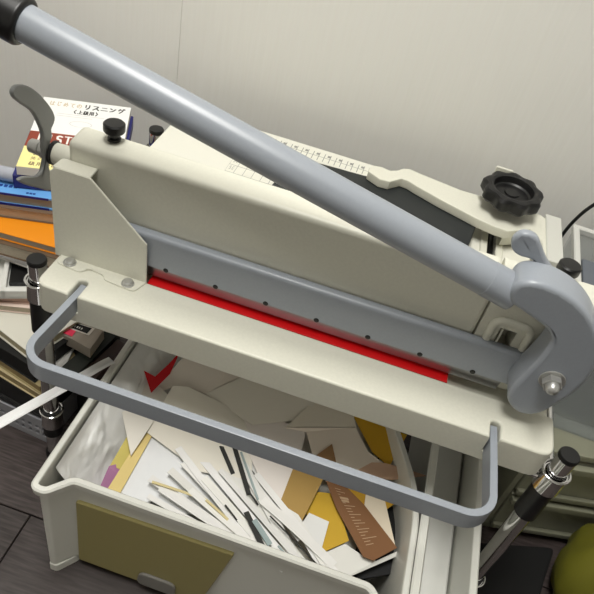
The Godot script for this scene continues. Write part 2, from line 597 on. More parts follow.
	# ---- left bracket: front plate, folded top, foot with two bolts
	T = PackedVector3Array()
	add_prism(T, rounded(PackedVector2Array([Vector2(-0.006, -0.001), Vector2(0.0968, -0.001), Vector2(0.0955, 0.0515), Vector2(0.0362, 0.109), Vector2(-0.006, 0.109)]), [0.0, 0.0, 0.001, 0.002, 0.012], 5), -0.0455, -0.043, 0.0006, 1, "z")
	add_prism(T, rounded(PackedVector2Array([Vector2(-0.002, -0.0615), Vector2(0.0345, -0.0615), Vector2(0.0355, -0.0435), Vector2(-0.003, -0.0435)]), [0.004, 0.0, 0.0, 0.003], 3), 0.1068, 0.1093, 0.0006, 1, "y")
	add_prism(T, PackedVector2Array([Vector2(-0.0615, 0.0), Vector2(-0.0435, 0.0), Vector2(-0.0435, 0.103), Vector2(-0.0615, 0.103)]), -0.006, -0.0035, 0.0006, 1, "x")
	var bracket := cpart("bracket", T, M.beige, cutter)
	T = PackedVector3Array()
	add_prism(T, rounded(PackedVector2Array([Vector2(0.0005, -0.0445), Vector2(0.0968, -0.0445), Vector2(0.0915, -0.0255), Vector2(0.057, -0.0285), Vector2(0.053, -0.0345), Vector2(0.036, -0.0365), Vector2(0.0305, -0.0275), Vector2(0.003, -0.0305)]), [0.0, 0.0, 0.006, 0.003, 0.003, 0.004, 0.004, 0.003], 4), -0.0003, 0.0018, 0.0005, 1, "y")
	cpart("foot", T, M.beige, bracket, true)
	for b in [Vector3(0.0150, 0.0017, -0.0355), Vector3(0.0810, 0.0017, -0.0335)]:
		T = PackedVector3Array()
		add_lathe(T, [Vector2(0, 0), Vector2(0.0068, 0), Vector2(0.0068, 0.001), Vector2(0.0056, 0.0012), Vector2(0.0056, 0.0032), Vector2(0.0042, 0.0046), Vector2(0, 0.005)], b, Vector3.UP, 18)
		cpart("bolt", T, M.zinc, bracket, true)
	# ---- clamp lever on its axle
	T = PackedVector3Array()
	add_cyl(T, Vector3(0.004, 0.099, -0.0785), Vector3(-0.0240, 0.099, -0.0785), 0.0115, 0.0105, 28, 0.001)
	cpart("axle", T, M.beige, cutter)
	T = PackedVector3Array()
	add_cyl(T, Vector3(-0.0195, 0.099, -0.0785), Vector3(-0.0235, 0.099, -0.0785), 0.0122, -1, 28, 0.0006)
	cpart("axle_ring", T, M.black, cutter)
	T = PackedVector3Array()
	add_prism(T, smooth2([Vector2(-0.0271, 0.1862), Vector2(-0.0347, 0.1877), Vector2(-0.0505, 0.1803), Vector2(-0.0678, 0.1644), Vector2(-0.0835, 0.1443), Vector2(-0.0885, 0.1325), Vector2(-0.0851, 0.1265), Vector2(-0.0811, 0.1230), Vector2(-0.0811, 0.1152), Vector2(-0.0746, 0.1062), Vector2(-0.0721, 0.0926), Vector2(-0.0736, 0.0741), Vector2(-0.0734, 0.0559), Vector2(-0.0520, 0.0711), Vector2(-0.0316, 0.0872), Vector2(-0.0216, 0.0980), Vector2(-0.0313, 0.0964), Vector2(-0.0504, 0.0861), Vector2(-0.0613, 0.0869), Vector2(-0.0652, 0.0963), Vector2(-0.0645, 0.1124), Vector2(-0.0661, 0.1248), Vector2(-0.0597, 0.1416), Vector2(-0.0517, 0.1555), Vector2(-0.0377, 0.1685), Vector2(-0.0274, 0.1796)], 3), -0.0285, -0.0240, 0.0015, 3, "x")
	var lev := cpart("clamp_lever", T, M.grey_dark, cutter)
	T = PackedVector3Array()
	add_lathe(T, [Vector2(0, 0), Vector2(0.0085, 0), Vector2(0.009, 0.001), Vector2(0.009, 0.005), Vector2(0.0075, 0.007), Vector2(0, 0.0078)], Vector3(-0.0288, 0.099, -0.0785), Vector3(-1, 0, 0), 24)
	add_cyl(T, Vector3(-0.036, 0.099, -0.0785), Vector3(-0.0480, 0.099, -0.0785), 0.0078, 0.0070, 24, 0.0012)
	cpart("lever_screw", T, M.zinc, lev, true)
	# ---- lever arm: tube, grip, curved head, nut, latch
	var A := Vector3(-0.0931, 0.2616, -0.0385)
	var B := Vector3(0.4110, 0.1414, -0.0385)
	var ax := (B - A).normalized()
	T = PackedVector3Array()
	add_cyl(T, A, B, 0.0156, 0.0160, 40, 0.0005)
	var tube := cpart("arm_tube", T, M.grey, cutter)
	T = PackedVector3Array()
	var ga := A - ax * 0.05
	var gl := (Vector3(-0.0142, 0.2432, -0.0385) - ga).length()
	add_lathe(T, [Vector2(0, 0), Vector2(0.015, 0), Vector2(0.0205, 0.004), Vector2(0.0205, gl - 0.0035), Vector2(0.0192, gl - 0.001), Vector2(0.0172, gl), Vector2(0, gl)], ga, ax, 40)
	cpart("grip", T, M.rubber, cutter)
	T = PackedVector3Array()
	add_cyl(T, B - ax * 0.002, B + ax * 0.026, 0.0163, 0.0165, 40, 0.0010)
	cpart("arm_socket", T, M.grey, cutter)
	T = PackedVector3Array()
	add_prism(T, smooth2([Vector2(0.4318, 0.1372), Vector2(0.4281, 0.1483), Vector2(0.4309, 0.1580), Vector2(0.4389, 0.1630), Vector2(0.4507, 0.1646), Vector2(0.4648, 0.1628), Vector2(0.4796, 0.1579), Vector2(0.4938, 0.1492), Vector2(0.5069, 0.1361), Vector2(0.5179, 0.1190), Vector2(0.5243, 0.0987), Vector2(0.5250, 0.0787), Vector2(0.5217, 0.0586), Vector2(0.5151, 0.0403), Vector2(0.5096, 0.0268), Vector2(0.5002, 0.0171), Vector2(0.4882, 0.0154), Vector2(0.4775, 0.0222), Vector2(0.4714, 0.0327), Vector2(0.4712, 0.0473), Vector2(0.4741, 0.0631), Vector2(0.4777, 0.0828), Vector2(0.4792, 0.1020), Vector2(0.4779, 0.1129), Vector2(0.4697, 0.1216), Vector2(0.4558, 0.1276), Vector2(0.4424, 0.1324)], 4), -0.0555, -0.0205, 0.0045, 4, "z")
	var head := cpart("arm_head", T, M.grey, cutter)
	T = PackedVector3Array()
	var pv := Vector3(0.4983, 0.0694, -0.0206)
	add_cyl(T, pv, pv + Vector3(0, 0, 0.0016), 0.0118, -1, 28, 0.0004)
	var wash := cpart("washer", T, M.zinc, head, true)
	T = PackedVector3Array()
	add_prism(T, circle(0.0092, 6, Vector2(pv.x, pv.y)), pv.z + 0.0016, pv.z + 0.0085, 0.0006, 1, "z")
	add_lathe(T, [Vector2(0, 0), Vector2(0.0062, 0), Vector2(0.0062, 0.002), Vector2(0.0055, 0.0052), Vector2(0.0035, 0.0075), Vector2(0, 0.0085)], pv + Vector3(0, 0, 0.0082), Vector3(0, 0, 1), 20)
	cpart("dome_nut", T, M.zinc, head, true)
	T = PackedVector3Array()
	add_prism(T, smooth2([Vector2(0.4178, 0.1717), Vector2(0.4167, 0.1787), Vector2(0.4207, 0.1856), Vector2(0.4284, 0.1875), Vector2(0.4354, 0.1850), Vector2(0.4423, 0.1770), Vector2(0.4509, 0.1672), Vector2(0.4634, 0.1566), Vector2(0.4766, 0.1411), Vector2(0.4755, 0.1298), Vector2(0.4621, 0.1277), Vector2(0.4586, 0.1418), Vector2(0.4523, 0.1520), Vector2(0.4444, 0.1602), Vector2(0.4375, 0.1641), Vector2(0.4288, 0.1639), Vector2(0.4216, 0.1666)], 4), -0.0600, -0.0510, 0.0028, 3, "z")
	cpart("latch_lever", T, M.grey, cutter)
	# ---- guard: a flat bar bent to a U
	var path := [Vector3(0.0402, -0.0155, -0.0185), Vector3(0.0372, -0.0155, 0.03)]
	path.append(Vector3(0.0348, -0.0155, 0.064))
	for k in range(1, 9):
		var t := PI / 2 * k / 8
		path.append(Vector3(0.0348 + 0.0245 * (1 - cos(t)), -0.0155, 0.0655 + 0.0245 * sin(t)))
	path.append(Vector3(0.25, -0.0155, 0.0900))
	for k in range(0, 9):
		var t := PI / 2 * k / 8
		path.append(Vector3(0.4775 - 0.0245 * (1 - sin(t)), -0.0155, 0.0655 + 0.0245 * cos(t)))
	path.append(Vector3(0.4762, -0.0155, 0.03))
	path.append(Vector3(0.4740, -0.0155, -0.0145))
	T = PackedVector3Array()
	add_sweep(T, path, rounded(PackedVector2Array([Vector2(-0.0037, -0.0115), Vector2(0.0037, -0.0115), Vector2(0.0037, 0.0098), Vector2(-0.0037, 0.0098)]), 0.0012, 2))
	cpart("guard_bar", T, M.grey, cutter)
	# ---- back gauge, its frame, hand wheel, side guide
	T = PackedVector3Array()
	add_prism(T, rounded(PackedVector2Array([Vector2(0.1753, -0.3446), Vector2(0.2742, -0.3510), Vector2(0.3745, -0.3519), Vector2(0.4303, -0.3383), Vector2(0.4217, -0.2698), Vector2(0.4175, -0.2586), Vector2(0.3838, -0.2646), Vector2(0.1644, -0.2597)]), 0.004, 3), 0.0036, 0.0205, 0.002, 2, "y")
	cpart("back_gauge", T, M.gauge, cutter)
	T = PackedVector3Array()
	add_prism(T, PackedVector2Array([Vector2(0.2733, -0.3405), Vector2(0.2727, -0.3513), Vector2(0.2773, -0.3599), Vector2(0.2881, -0.3624), Vector2(0.2997, -0.3597), Vector2(0.3086, -0.3653), Vector2(0.3155, -0.3753), Vector2(0.3247, -0.3797), Vector2(0.3393, -0.3759), Vector2(0.3988, -0.3655), Vector2(0.4372, -0.3671), Vector2(0.5053, -0.3657), Vector2(0.5147, -0.3586), Vector2(0.5165, -0.3097), Vector2(0.5129, -0.2474), Vector2(0.5068, -0.2442), Vector2(0.5059, -0.2860), Vector2(0.5010, -0.3149), Vector2(0.4919, -0.3215), Vector2(0.4790, -0.3119), Vector2(0.4637, -0.3010), Vector2(0.4482, -0.3016), Vector2(0.4245, -0.3071), Vector2(0.3727, -0.3263), Vector2(0.3398, -0.3406), Vector2(0.3280, -0.3468), Vector2(0.3183, -0.3476), Vector2(0.3113, -0.3393), Vector2(0.3045, -0.3311), Vector2(0.2911, -0.3296)]), 0.0206, 0.034, 0.0022, 2, "y")
	add_prism(T, PackedVector2Array([Vector2(0.4628, -0.3097), Vector2(0.4769, -0.3188), Vector2(0.4912, -0.3280), Vector2(0.5030, -0.3205), Vector2(0.5085, -0.2895), Vector2(0.5087, -0.2471), Vector2(0.5136, -0.2497), Vector2(0.5159, -0.3115), Vector2(0.5139, -0.3555), Vector2(0.5032, -0.3643), Vector2(0.4611, -0.3654)]), 0.0037, 0.0325, 0.001, 1, "y")
	cpart("gauge_frame", T, M.beige, cutter)
	T = PackedVector3Array()
	add_box(T, Vector3(0.5125, 0.0, -0.368), Vector3(0.5335, 0.0360, -0.262), 0.001)
	cpart("side_guide", T, M.guide, cutter)
	T = PackedVector3Array()
	add_box(T, Vector3(0.4335, 0.002, -0.4035), Vector3(0.4565, 0.0640, -0.400), 0.001)
	cpart("rear_plate", T, M.beige, cutter)
	T = PackedVector3Array()
	var kp := Vector3(0.4573, 0.0480, -0.3511)
	add_lathe(T, [Vector2(0, 0.0), Vector2(0.030, 0.0), Vector2(0.0395, 0.002), Vector2(0.0425, 0.006), Vector2(0.0425, 0.017), Vector2(0.0395, 0.0215), Vector2(0.034, 0.0225), Vector2(0.0295, 0.0210), Vector2(0.0270, 0.0125), Vector2(0.0245, 0.0105), Vector2(0.011, 0.0115), Vector2(0.010, 0.0135), Vector2(0, 0.0138)].map(func(v): return v * 0.9), kp, Vector3(0.0, 1.0, 0.03), 96, 9, 0.0024)
	cpart("hand_wheel", T, M.black, cutter, false, 30.0)
	T = PackedVector3Array()
	add_cyl(T, Vector3(kp.x, 0.0335, kp.z), kp + Vector3(0, 0.001, 0), 0.008, 0.009, 20, 0.0005)
	cpart("wheel_shaft", T, M.black, cutter)

func cpart(called: String, T: PackedVector3Array, m: Material, parent: Node3D, nested := false, angle := 38.0) -> MeshInstance3D:
	# a part of the cutter, given in bed coordinates (the cutter's own origin lies 38 mm lower)
	var o := obj(called, T, m, parent, angle)
	if not nested:
		o.position = Vector3(0, 0.038, 0)
	return o

func print_scales(bed: Node3D) -> void:
	var ink := Color(0.54, 0.54, 0.52)
	var paper := Color(0.88, 0.875, 0.83)
	# the squared field
	var img := Image.create(512, 128, false, Image.FORMAT_RGB8)
	img.fill(paper)
	for i in 13:
		img.fill_rect(Rect2i(int(i * 511.0 / 12) - 1, 0, 2, 128), ink)
	for i in 4:
		img.fill_rect(Rect2i(0, int(i * 126.0 / 3), 512, 2), ink)
	for i in 3:
		write(img, ["S", "E"], Vector2(10, 8 + i * 42), Vector2(9, 20), 5, 2, ink)
	var o := inst("scale_print", print_quad(Vector3(0.0935, 0.0004, -0.347), Vector3(0.24, 0.0004, -0.347), Vector3(0.24, 0.0004, -0.290), Vector3(0.0935, 0.0004, -0.290)), printed(img), bed)
	# the scale along the rear edge
	img = Image.create(1024, 64, false, Image.FORMAT_RGB8)
	img.fill(paper)
	img.fill_rect(Rect2i(0, 30, 1024, 2), ink)
	for i in 41:
		img.fill_rect(Rect2i(int(i * 1023.0 / 40) - 1, 8, 3, 48), ink)
	for i in 20:
		img.fill_rect(Rect2i(int(i * 51.2) + 12, 12, 12, 12), Color(0.55, 0.55, 0.53))
	inst("scale_print", print_quad(Vector3(0.105, 0.0004, -0.412), Vector3(0.44, 0.0004, -0.412), Vector3(0.44, 0.0004, -0.382), Vector3(0.105, 0.0004, -0.382)), printed(img), bed)

func build_rack() -> void:
	var rack := thing("wire_rack", "low chrome wire rack with round posts carrying the paper cutter", "rack", Vector3(0, FLOOR_Y, 0))
	var dy := Vector3(0, -FLOOR_Y, 0)
	var posts := [Vector2(-0.0180, -0.0275), Vector2(0.5465, -0.0050), Vector2(-0.0240, -0.338), Vector2(0.5485, -0.3225)]
	for p in posts:
		var T := PackedVector3Array()
		var a := Vector3(p.x, 0.008, p.y)
		add_cyl(T, a, Vector3(p.x, -FLOOR_Y - 0.004, p.y), 0.0098, -1, 24, 0.0004)
		for k in 11:
			add_lathe(T, [Vector2(0.0093, -0.0008), Vector2(0.0098, 0), Vector2(0.0093, 0.0008)], Vector3(p.x, 0.03 + 0.0254 * k, p.y), Vector3.UP, 24)
		var post := obj("post", T, M.chrome, rack)
		T = PackedVector3Array()
		add_lathe(T, [Vector2(0, -0.004), Vector2(0.0098, -0.004), Vector2(0.0103, -0.003), Vector2(0.0103, 0.0005), Vector2(0.0094, 0.0018), Vector2(0, 0.0020)], Vector3(p.x, -FLOOR_Y - 0.0010, p.y), Vector3.UP, 24)
		obj("post_cap", T, M.black, post)
		T = PackedVector3Array()
		add_lathe(T, [Vector2(0, 0.0), Vector2(0.0125, 0.0), Vector2(0.0125, 0.008), Vector2(0.010, 0.012), Vector2(0, 0.012)], Vector3(p.x, 0.0, p.y), Vector3.UP, 20)
		obj("foot", T, M.black, post)
		for lev in [[-0.036, 0.024, -0.103], [-0.262, 0.026, -0.300]]:
			# wedge sleeve below, chrome collar over it, wire ring on top
			T = PackedVector3Array()
			add_lathe(T, [Vector2(0.0096, 0), Vector2(0.0125, 0), Vector2(0.0118, 0.046), Vector2(0.0096, 0.046)], Vector3(p.x, lev[2] - FLOOR_Y, p.y), Vector3.UP, 24)
			obj("sleeve", T, M.black, post)
			T = PackedVector3Array()
			add_lathe(T, [Vector2(0.0120, -lev[1]), Vector2(0.0138, -lev[1]), Vector2(0.0128, 0.0), Vector2(0.0112, 0.0)], Vector3(p.x, lev[0] - FLOOR_Y + 0.006, p.y), Vector3.UP, 24)
			var ring := []
			for k in 24:
				ring.append(Vector3(p.x + 0.0138 * cos(TAU * k / 24), lev[0] - FLOOR_Y + 0.007, p.y + 0.0138 * sin(TAU * k / 24)))
			add_sweep(T, ring, circle(0.0013, 8), Vector3.UP, true)
			obj("collar", T, M.chrome, post)
	# top shelf: rails with a wavy truss, wires from front to back
	var y := -0.0425 - FLOOR_Y
	for pair in [[0, 1], [2, 3], [0, 2], [1, 3]]:
		var p: Vector2 = posts[pair[0]]
		var q: Vector2 = posts[pair[1]]
		var d := (q - p).normalized()
		var a := p + d * 0.0135
		var b := q - d * 0.0135
		var T := PackedVector3Array()
		add_cyl(T, Vector3(a.x, y, a.y), Vector3(b.x, y, b.y), 0.0040, -1, 12)
		var n := 0
		if pair[1] - pair[0] == 2:
			n = int((b - a).length() / 0.035)
			add_cyl(T, Vector3(a.x, y - 0.024, a.y), Vector3(b.x, y - 0.024, b.y), 0.0030, -1, 10)
		for k in n:
			var u := a.lerp(b, (k + 0.15) / n)
			var v := a.lerp(b, (k + 0.85) / n)
			var top := Vector3(u.x, y, u.y) if k % 2 == 0 else Vector3(u.x, y - 0.024, u.y)
			var low := Vector3(v.x, y - 0.024, v.y) if k % 2 == 0 else Vector3(v.x, y, v.y)
			add_cyl(T, top, low, 0.0018, -1, 8)
		obj("shelf_rail", T, M.chrome, rack)
	for k in 21:
		var t := (k + 1.0) / 22
		var a: Vector2 = posts[0].lerp(posts[1], t)
		var b: Vector2 = posts[2].lerp(posts[3], t)
		var T := PackedVector3Array()
		add_cyl(T, Vector3(a.x, y + 0.0026, a.y), Vector3(b.x, y + 0.0026, b.y), 0.0018, -1, 8)
		obj("shelf_wire", T, M.chrome, rack)

func shell(T: PackedVector3Array, plan: PackedVector2Array, y0: float, y1: float, taper: float, wall: float, lip: float) -> void:
	# an open bin: outer wall, rolled lip, inner wall, floor
	var start := T.size()
	var rings := []
	var hs := []
	var spec := [[taper + 0.004, y0], [taper, y0 + 0.004], [lip * 0.0 + 0.002, y1 - 0.012], [-lip, y1 - 0.011], [-lip - 0.001, y1 - 0.002], [-lip + 0.001, y1], [wall, y1], [wall + 0.0015, y1 - 0.002], [wall + taper, y0 + 0.008], [wall + taper + 0.006, y0 + 0.0035]]
	for s in spec:
		rings.append(inset(plan, s[0]))
		hs.append(s[1])
	var n := plan.size()
	for r in rings.size() - 1:
		for i in n:
			var j := (i + 1) % n
			quad(T, place("y", rings[r][i], hs[r]), place("y", rings[r][j], hs[r]), place("y", rings[r + 1][j], hs[r + 1]), place("y", rings[r + 1][i], hs[r + 1]))
	for e in [0, rings.size() - 1]:
		var tri := Geometry2D.triangulate_polygon(rings[e])
		var area := 0.0
		for i in n:
			area += rings[e][i].cross(rings[e][(i + 1) % n])
		for t in range(0, tri.size(), 3):
			var a: Vector2 = rings[e][tri[t]]
			var b: Vector2 = rings[e][tri[t + 1]]
			var c: Vector2 = rings[e][tri[t + 2]]
			var flip: bool = ((b - a).cross(c - a) * area > 0.0) == (e == 0)
			if flip:
				T.append_array(PackedVector3Array([place("y", a, hs[e]), place("y", c, hs[e]), place("y", b, hs[e])]))
			else:
				T.append_array(PackedVector3Array([place("y", a, hs[e]), place("y", b, hs[e]), place("y", c, hs[e])]))
	fix(T, start)

func build_bins() -> void:
	var bin := thing("storage_bin", "white translucent plastic bin full of paper offcuts under the cutter", "bin", Vector3(0.25, FLOOR_Y, 0.02))
	var off := Vector3(-0.25, -FLOOR_Y, -0.02)
	var T := PackedVector3Array()
	var plan := rounded(PackedVector2Array([Vector2(0.056, -0.24), Vector2(0.34, -0.24), Vector2(0.412, -0.092), Vector2(0.447, -0.015), Vector2(0.447, 0.123), Vector2(0.432, 0.123), Vector2(0.412, 0.1015), Vector2(0.089, 0.1015), Vector2(0.069, 0.123), Vector2(0.056, 0.123)]), [0.022, 0.03, 0.04, 0.04, 0.010, 0.004, 0.006, 0.006, 0.004, 0.010], 5)
	shell(T, plan, -0.338, -0.16, 0.004, 0.0022, 0.0035)
	obj("body", T, M.pp, bin).position = off
	# the front corners run down to the floor as feet
	for s in [[0.0590, 0.086], [0.416, 0.443]]:
		T = PackedVector3Array()
		var lo: float = s[0]
		var hi: float = s[1]
		add_prism(T, rounded(PackedVector2Array([Vector2(lo, 0.080), Vector2(hi, 0.080), Vector2(hi, 0.0985), Vector2(lo + 0.010 if lo < 0.1 else hi - 0.002, 0.1197), Vector2(lo if lo < 0.1 else hi - 0.012, 0.1197)]), 0.003, 3), FLOOR_Y + 0.0005, -0.337, 0.001, 1, "y")
		obj("foot", T, M.pp, bin).position = off
	T = PackedVector3Array()
	add_prism(T, rounded(PackedVector2Array([Vector2(0.0885, -0.338), Vector2(0.245, -0.338), Vector2(0.271, -0.196), Vector2(0.0895, -0.204)]), 0.003, 2), 0.088, 0.1030, 0.001, 1, "z")
	var card := obj("front_panel", T, M.olive, bin)
	card.position = off
	T = PackedVector3Array()
	add_prism(T, rounded(PackedVector2Array([Vector2(0.165, -0.336), Vector2(0.215, -0.336), Vector2(0.213, -0.308), Vector2(0.168, -0.308)]), 0.010, 4), 0.1028, 0.1065, 0.001, 1, "z")
	obj("pull_handle", T, mat(Color(0.50, 0.49, 0.47), 0.4), card)
	# the neighbour: a narrow bin, holding only the added white block
	var b2 := thing("storage_bin", "narrow white plastic bin beside the right rack post", "bin", Vector3(0.487, FLOOR_Y, -0.05))
	T = PackedVector3Array()
	shell(T, rounded(PackedVector2Array([Vector2(0.458, -0.30), Vector2(0.5155, -0.30), Vector2(0.5155, 0.20), Vector2(0.458, 0.20)]), 0.010, 4), FLOOR_Y + 0.001, -0.16, 0.004, 0.003, 0.0045)
	obj("body", T, M.pp, b2).position = Vector3(-0.487, -FLOOR_Y, 0.05)
	T = PackedVector3Array()
	add_prism(T, PackedVector2Array([Vector2(-0.28, -0.340), Vector2(0.18, -0.340), Vector2(0.18, -0.232), Vector2(-0.28, -0.205)]), 0.4665, 0.5075, 0.002, 1, "x")
	tag(obj("brightening_block", T, mat(Color(0.86, 0.86, 0.84), 0.7)), "long white foam block set in to brighten the narrow white bin", "foam block")  # white block added to lighten the dark inside of the narrow bin
	build_liner()

func build_liner() -> void:
	# a white carrier bag lining the left end of the bin, full of folds
	var noise := FastNoiseLite.new()
	noise.seed = 5
	noise.frequency = 17.0
	var nu := 26
	var nv := 60
	var top := []
	for i in nu + 1:
		var row := PackedVector3Array()
		for j in nv + 1:
			var u := float(i) / nu
			var v := float(j) / nv
			var z := lerpf(-0.215, 0.092, v)
			var rear := smoothstep(0.03, -0.05, z)
			var reach := lerpf(0.036, 0.086, rear)
			var x := 0.0625 + reach * u
			var y := lerpf(-0.168, -0.2300, pow(u, 0.7 + 0.6 * rear))
			var f := noise.get_noise_2d(x * 1.6 + z * 0.7, z * 0.9 - x * 0.6)
			var w := minf(1.0, 5.0 * u) * (1.0 - 0.7 * pow(u, 4.0))
			row.append(Vector3(x + 0.006 * f * w, y + 0.013 * absf(f) * w, z))
		top.append(row)
	var T := PackedVector3Array()
	var d := Vector3(0, -0.0004, 0)
	for i in nu:
		for j in nv:
			quad(T, top[i][j], top[i][j + 1], top[i + 1][j + 1], top[i + 1][j])
			quad(T, top[i][j] + d, top[i + 1][j] + d, top[i + 1][j + 1] + d, top[i][j + 1] + d)
	for j in nv:
		quad(T, top[0][j], top[0][j] + d, top[0][j + 1] + d, top[0][j + 1])
		quad(T, top[nu][j], top[nu][j + 1], top[nu][j + 1] + d, top[nu][j] + d)
	for i in nu:
		quad(T, top[i][0], top[i + 1][0], top[i + 1][0] + d, top[i][0] + d)
		quad(T, top[i][nv], top[i][nv] + d, top[i + 1][nv] + d, top[i + 1][nv])
	fix(T, 0)
	var m := mat(Color(0.92, 0.92, 0.91), 0.4)
	m.backlight = Color(0.6, 0.6, 0.6)
	tag(obj("carrier_bag", T, m, null, 60.0), "crumpled white plastic bag lining the left end of the offcut bin", "bag")

func sheet(called: String, pts: Array, thick: float, m: Material) -> MeshInstance3D:
	# a flat or slightly bent piece of paper through the given corner points
	var poly := PackedVector2Array()
	for p in pts:
		poly.append(Vector2(p.x, p.z))
	var tri := Geometry2D.triangulate_polygon(poly)
	var T := PackedVector3Array()
	var h := Vector3(0, thick, 0)
	var n := pts.size()
	for t in range(0, tri.size(), 3):
		var a: Vector3 = pts[tri[t]]
		var b: Vector3 = pts[tri[t + 1]]
		var c: Vector3 = pts[tri[t + 2]]
		if (b - a).cross(c - a).y < 0.0:
			var k := b
			b = c
			c = k
		T.append_array(PackedVector3Array([a + h, b + h, c + h, a, c, b]))
	for i in n:
		quad(T, pts[i], pts[(i + 1) % n], pts[(i + 1) % n] + h, pts[i] + h)
	return obj(called, T, m, null, 20.0)

func paper_mat(c: Color) -> StandardMaterial3D:
	var k := c.to_html()
	if not M.has(k):
		M[k] = mat(c, 0.75)
	return M[k]

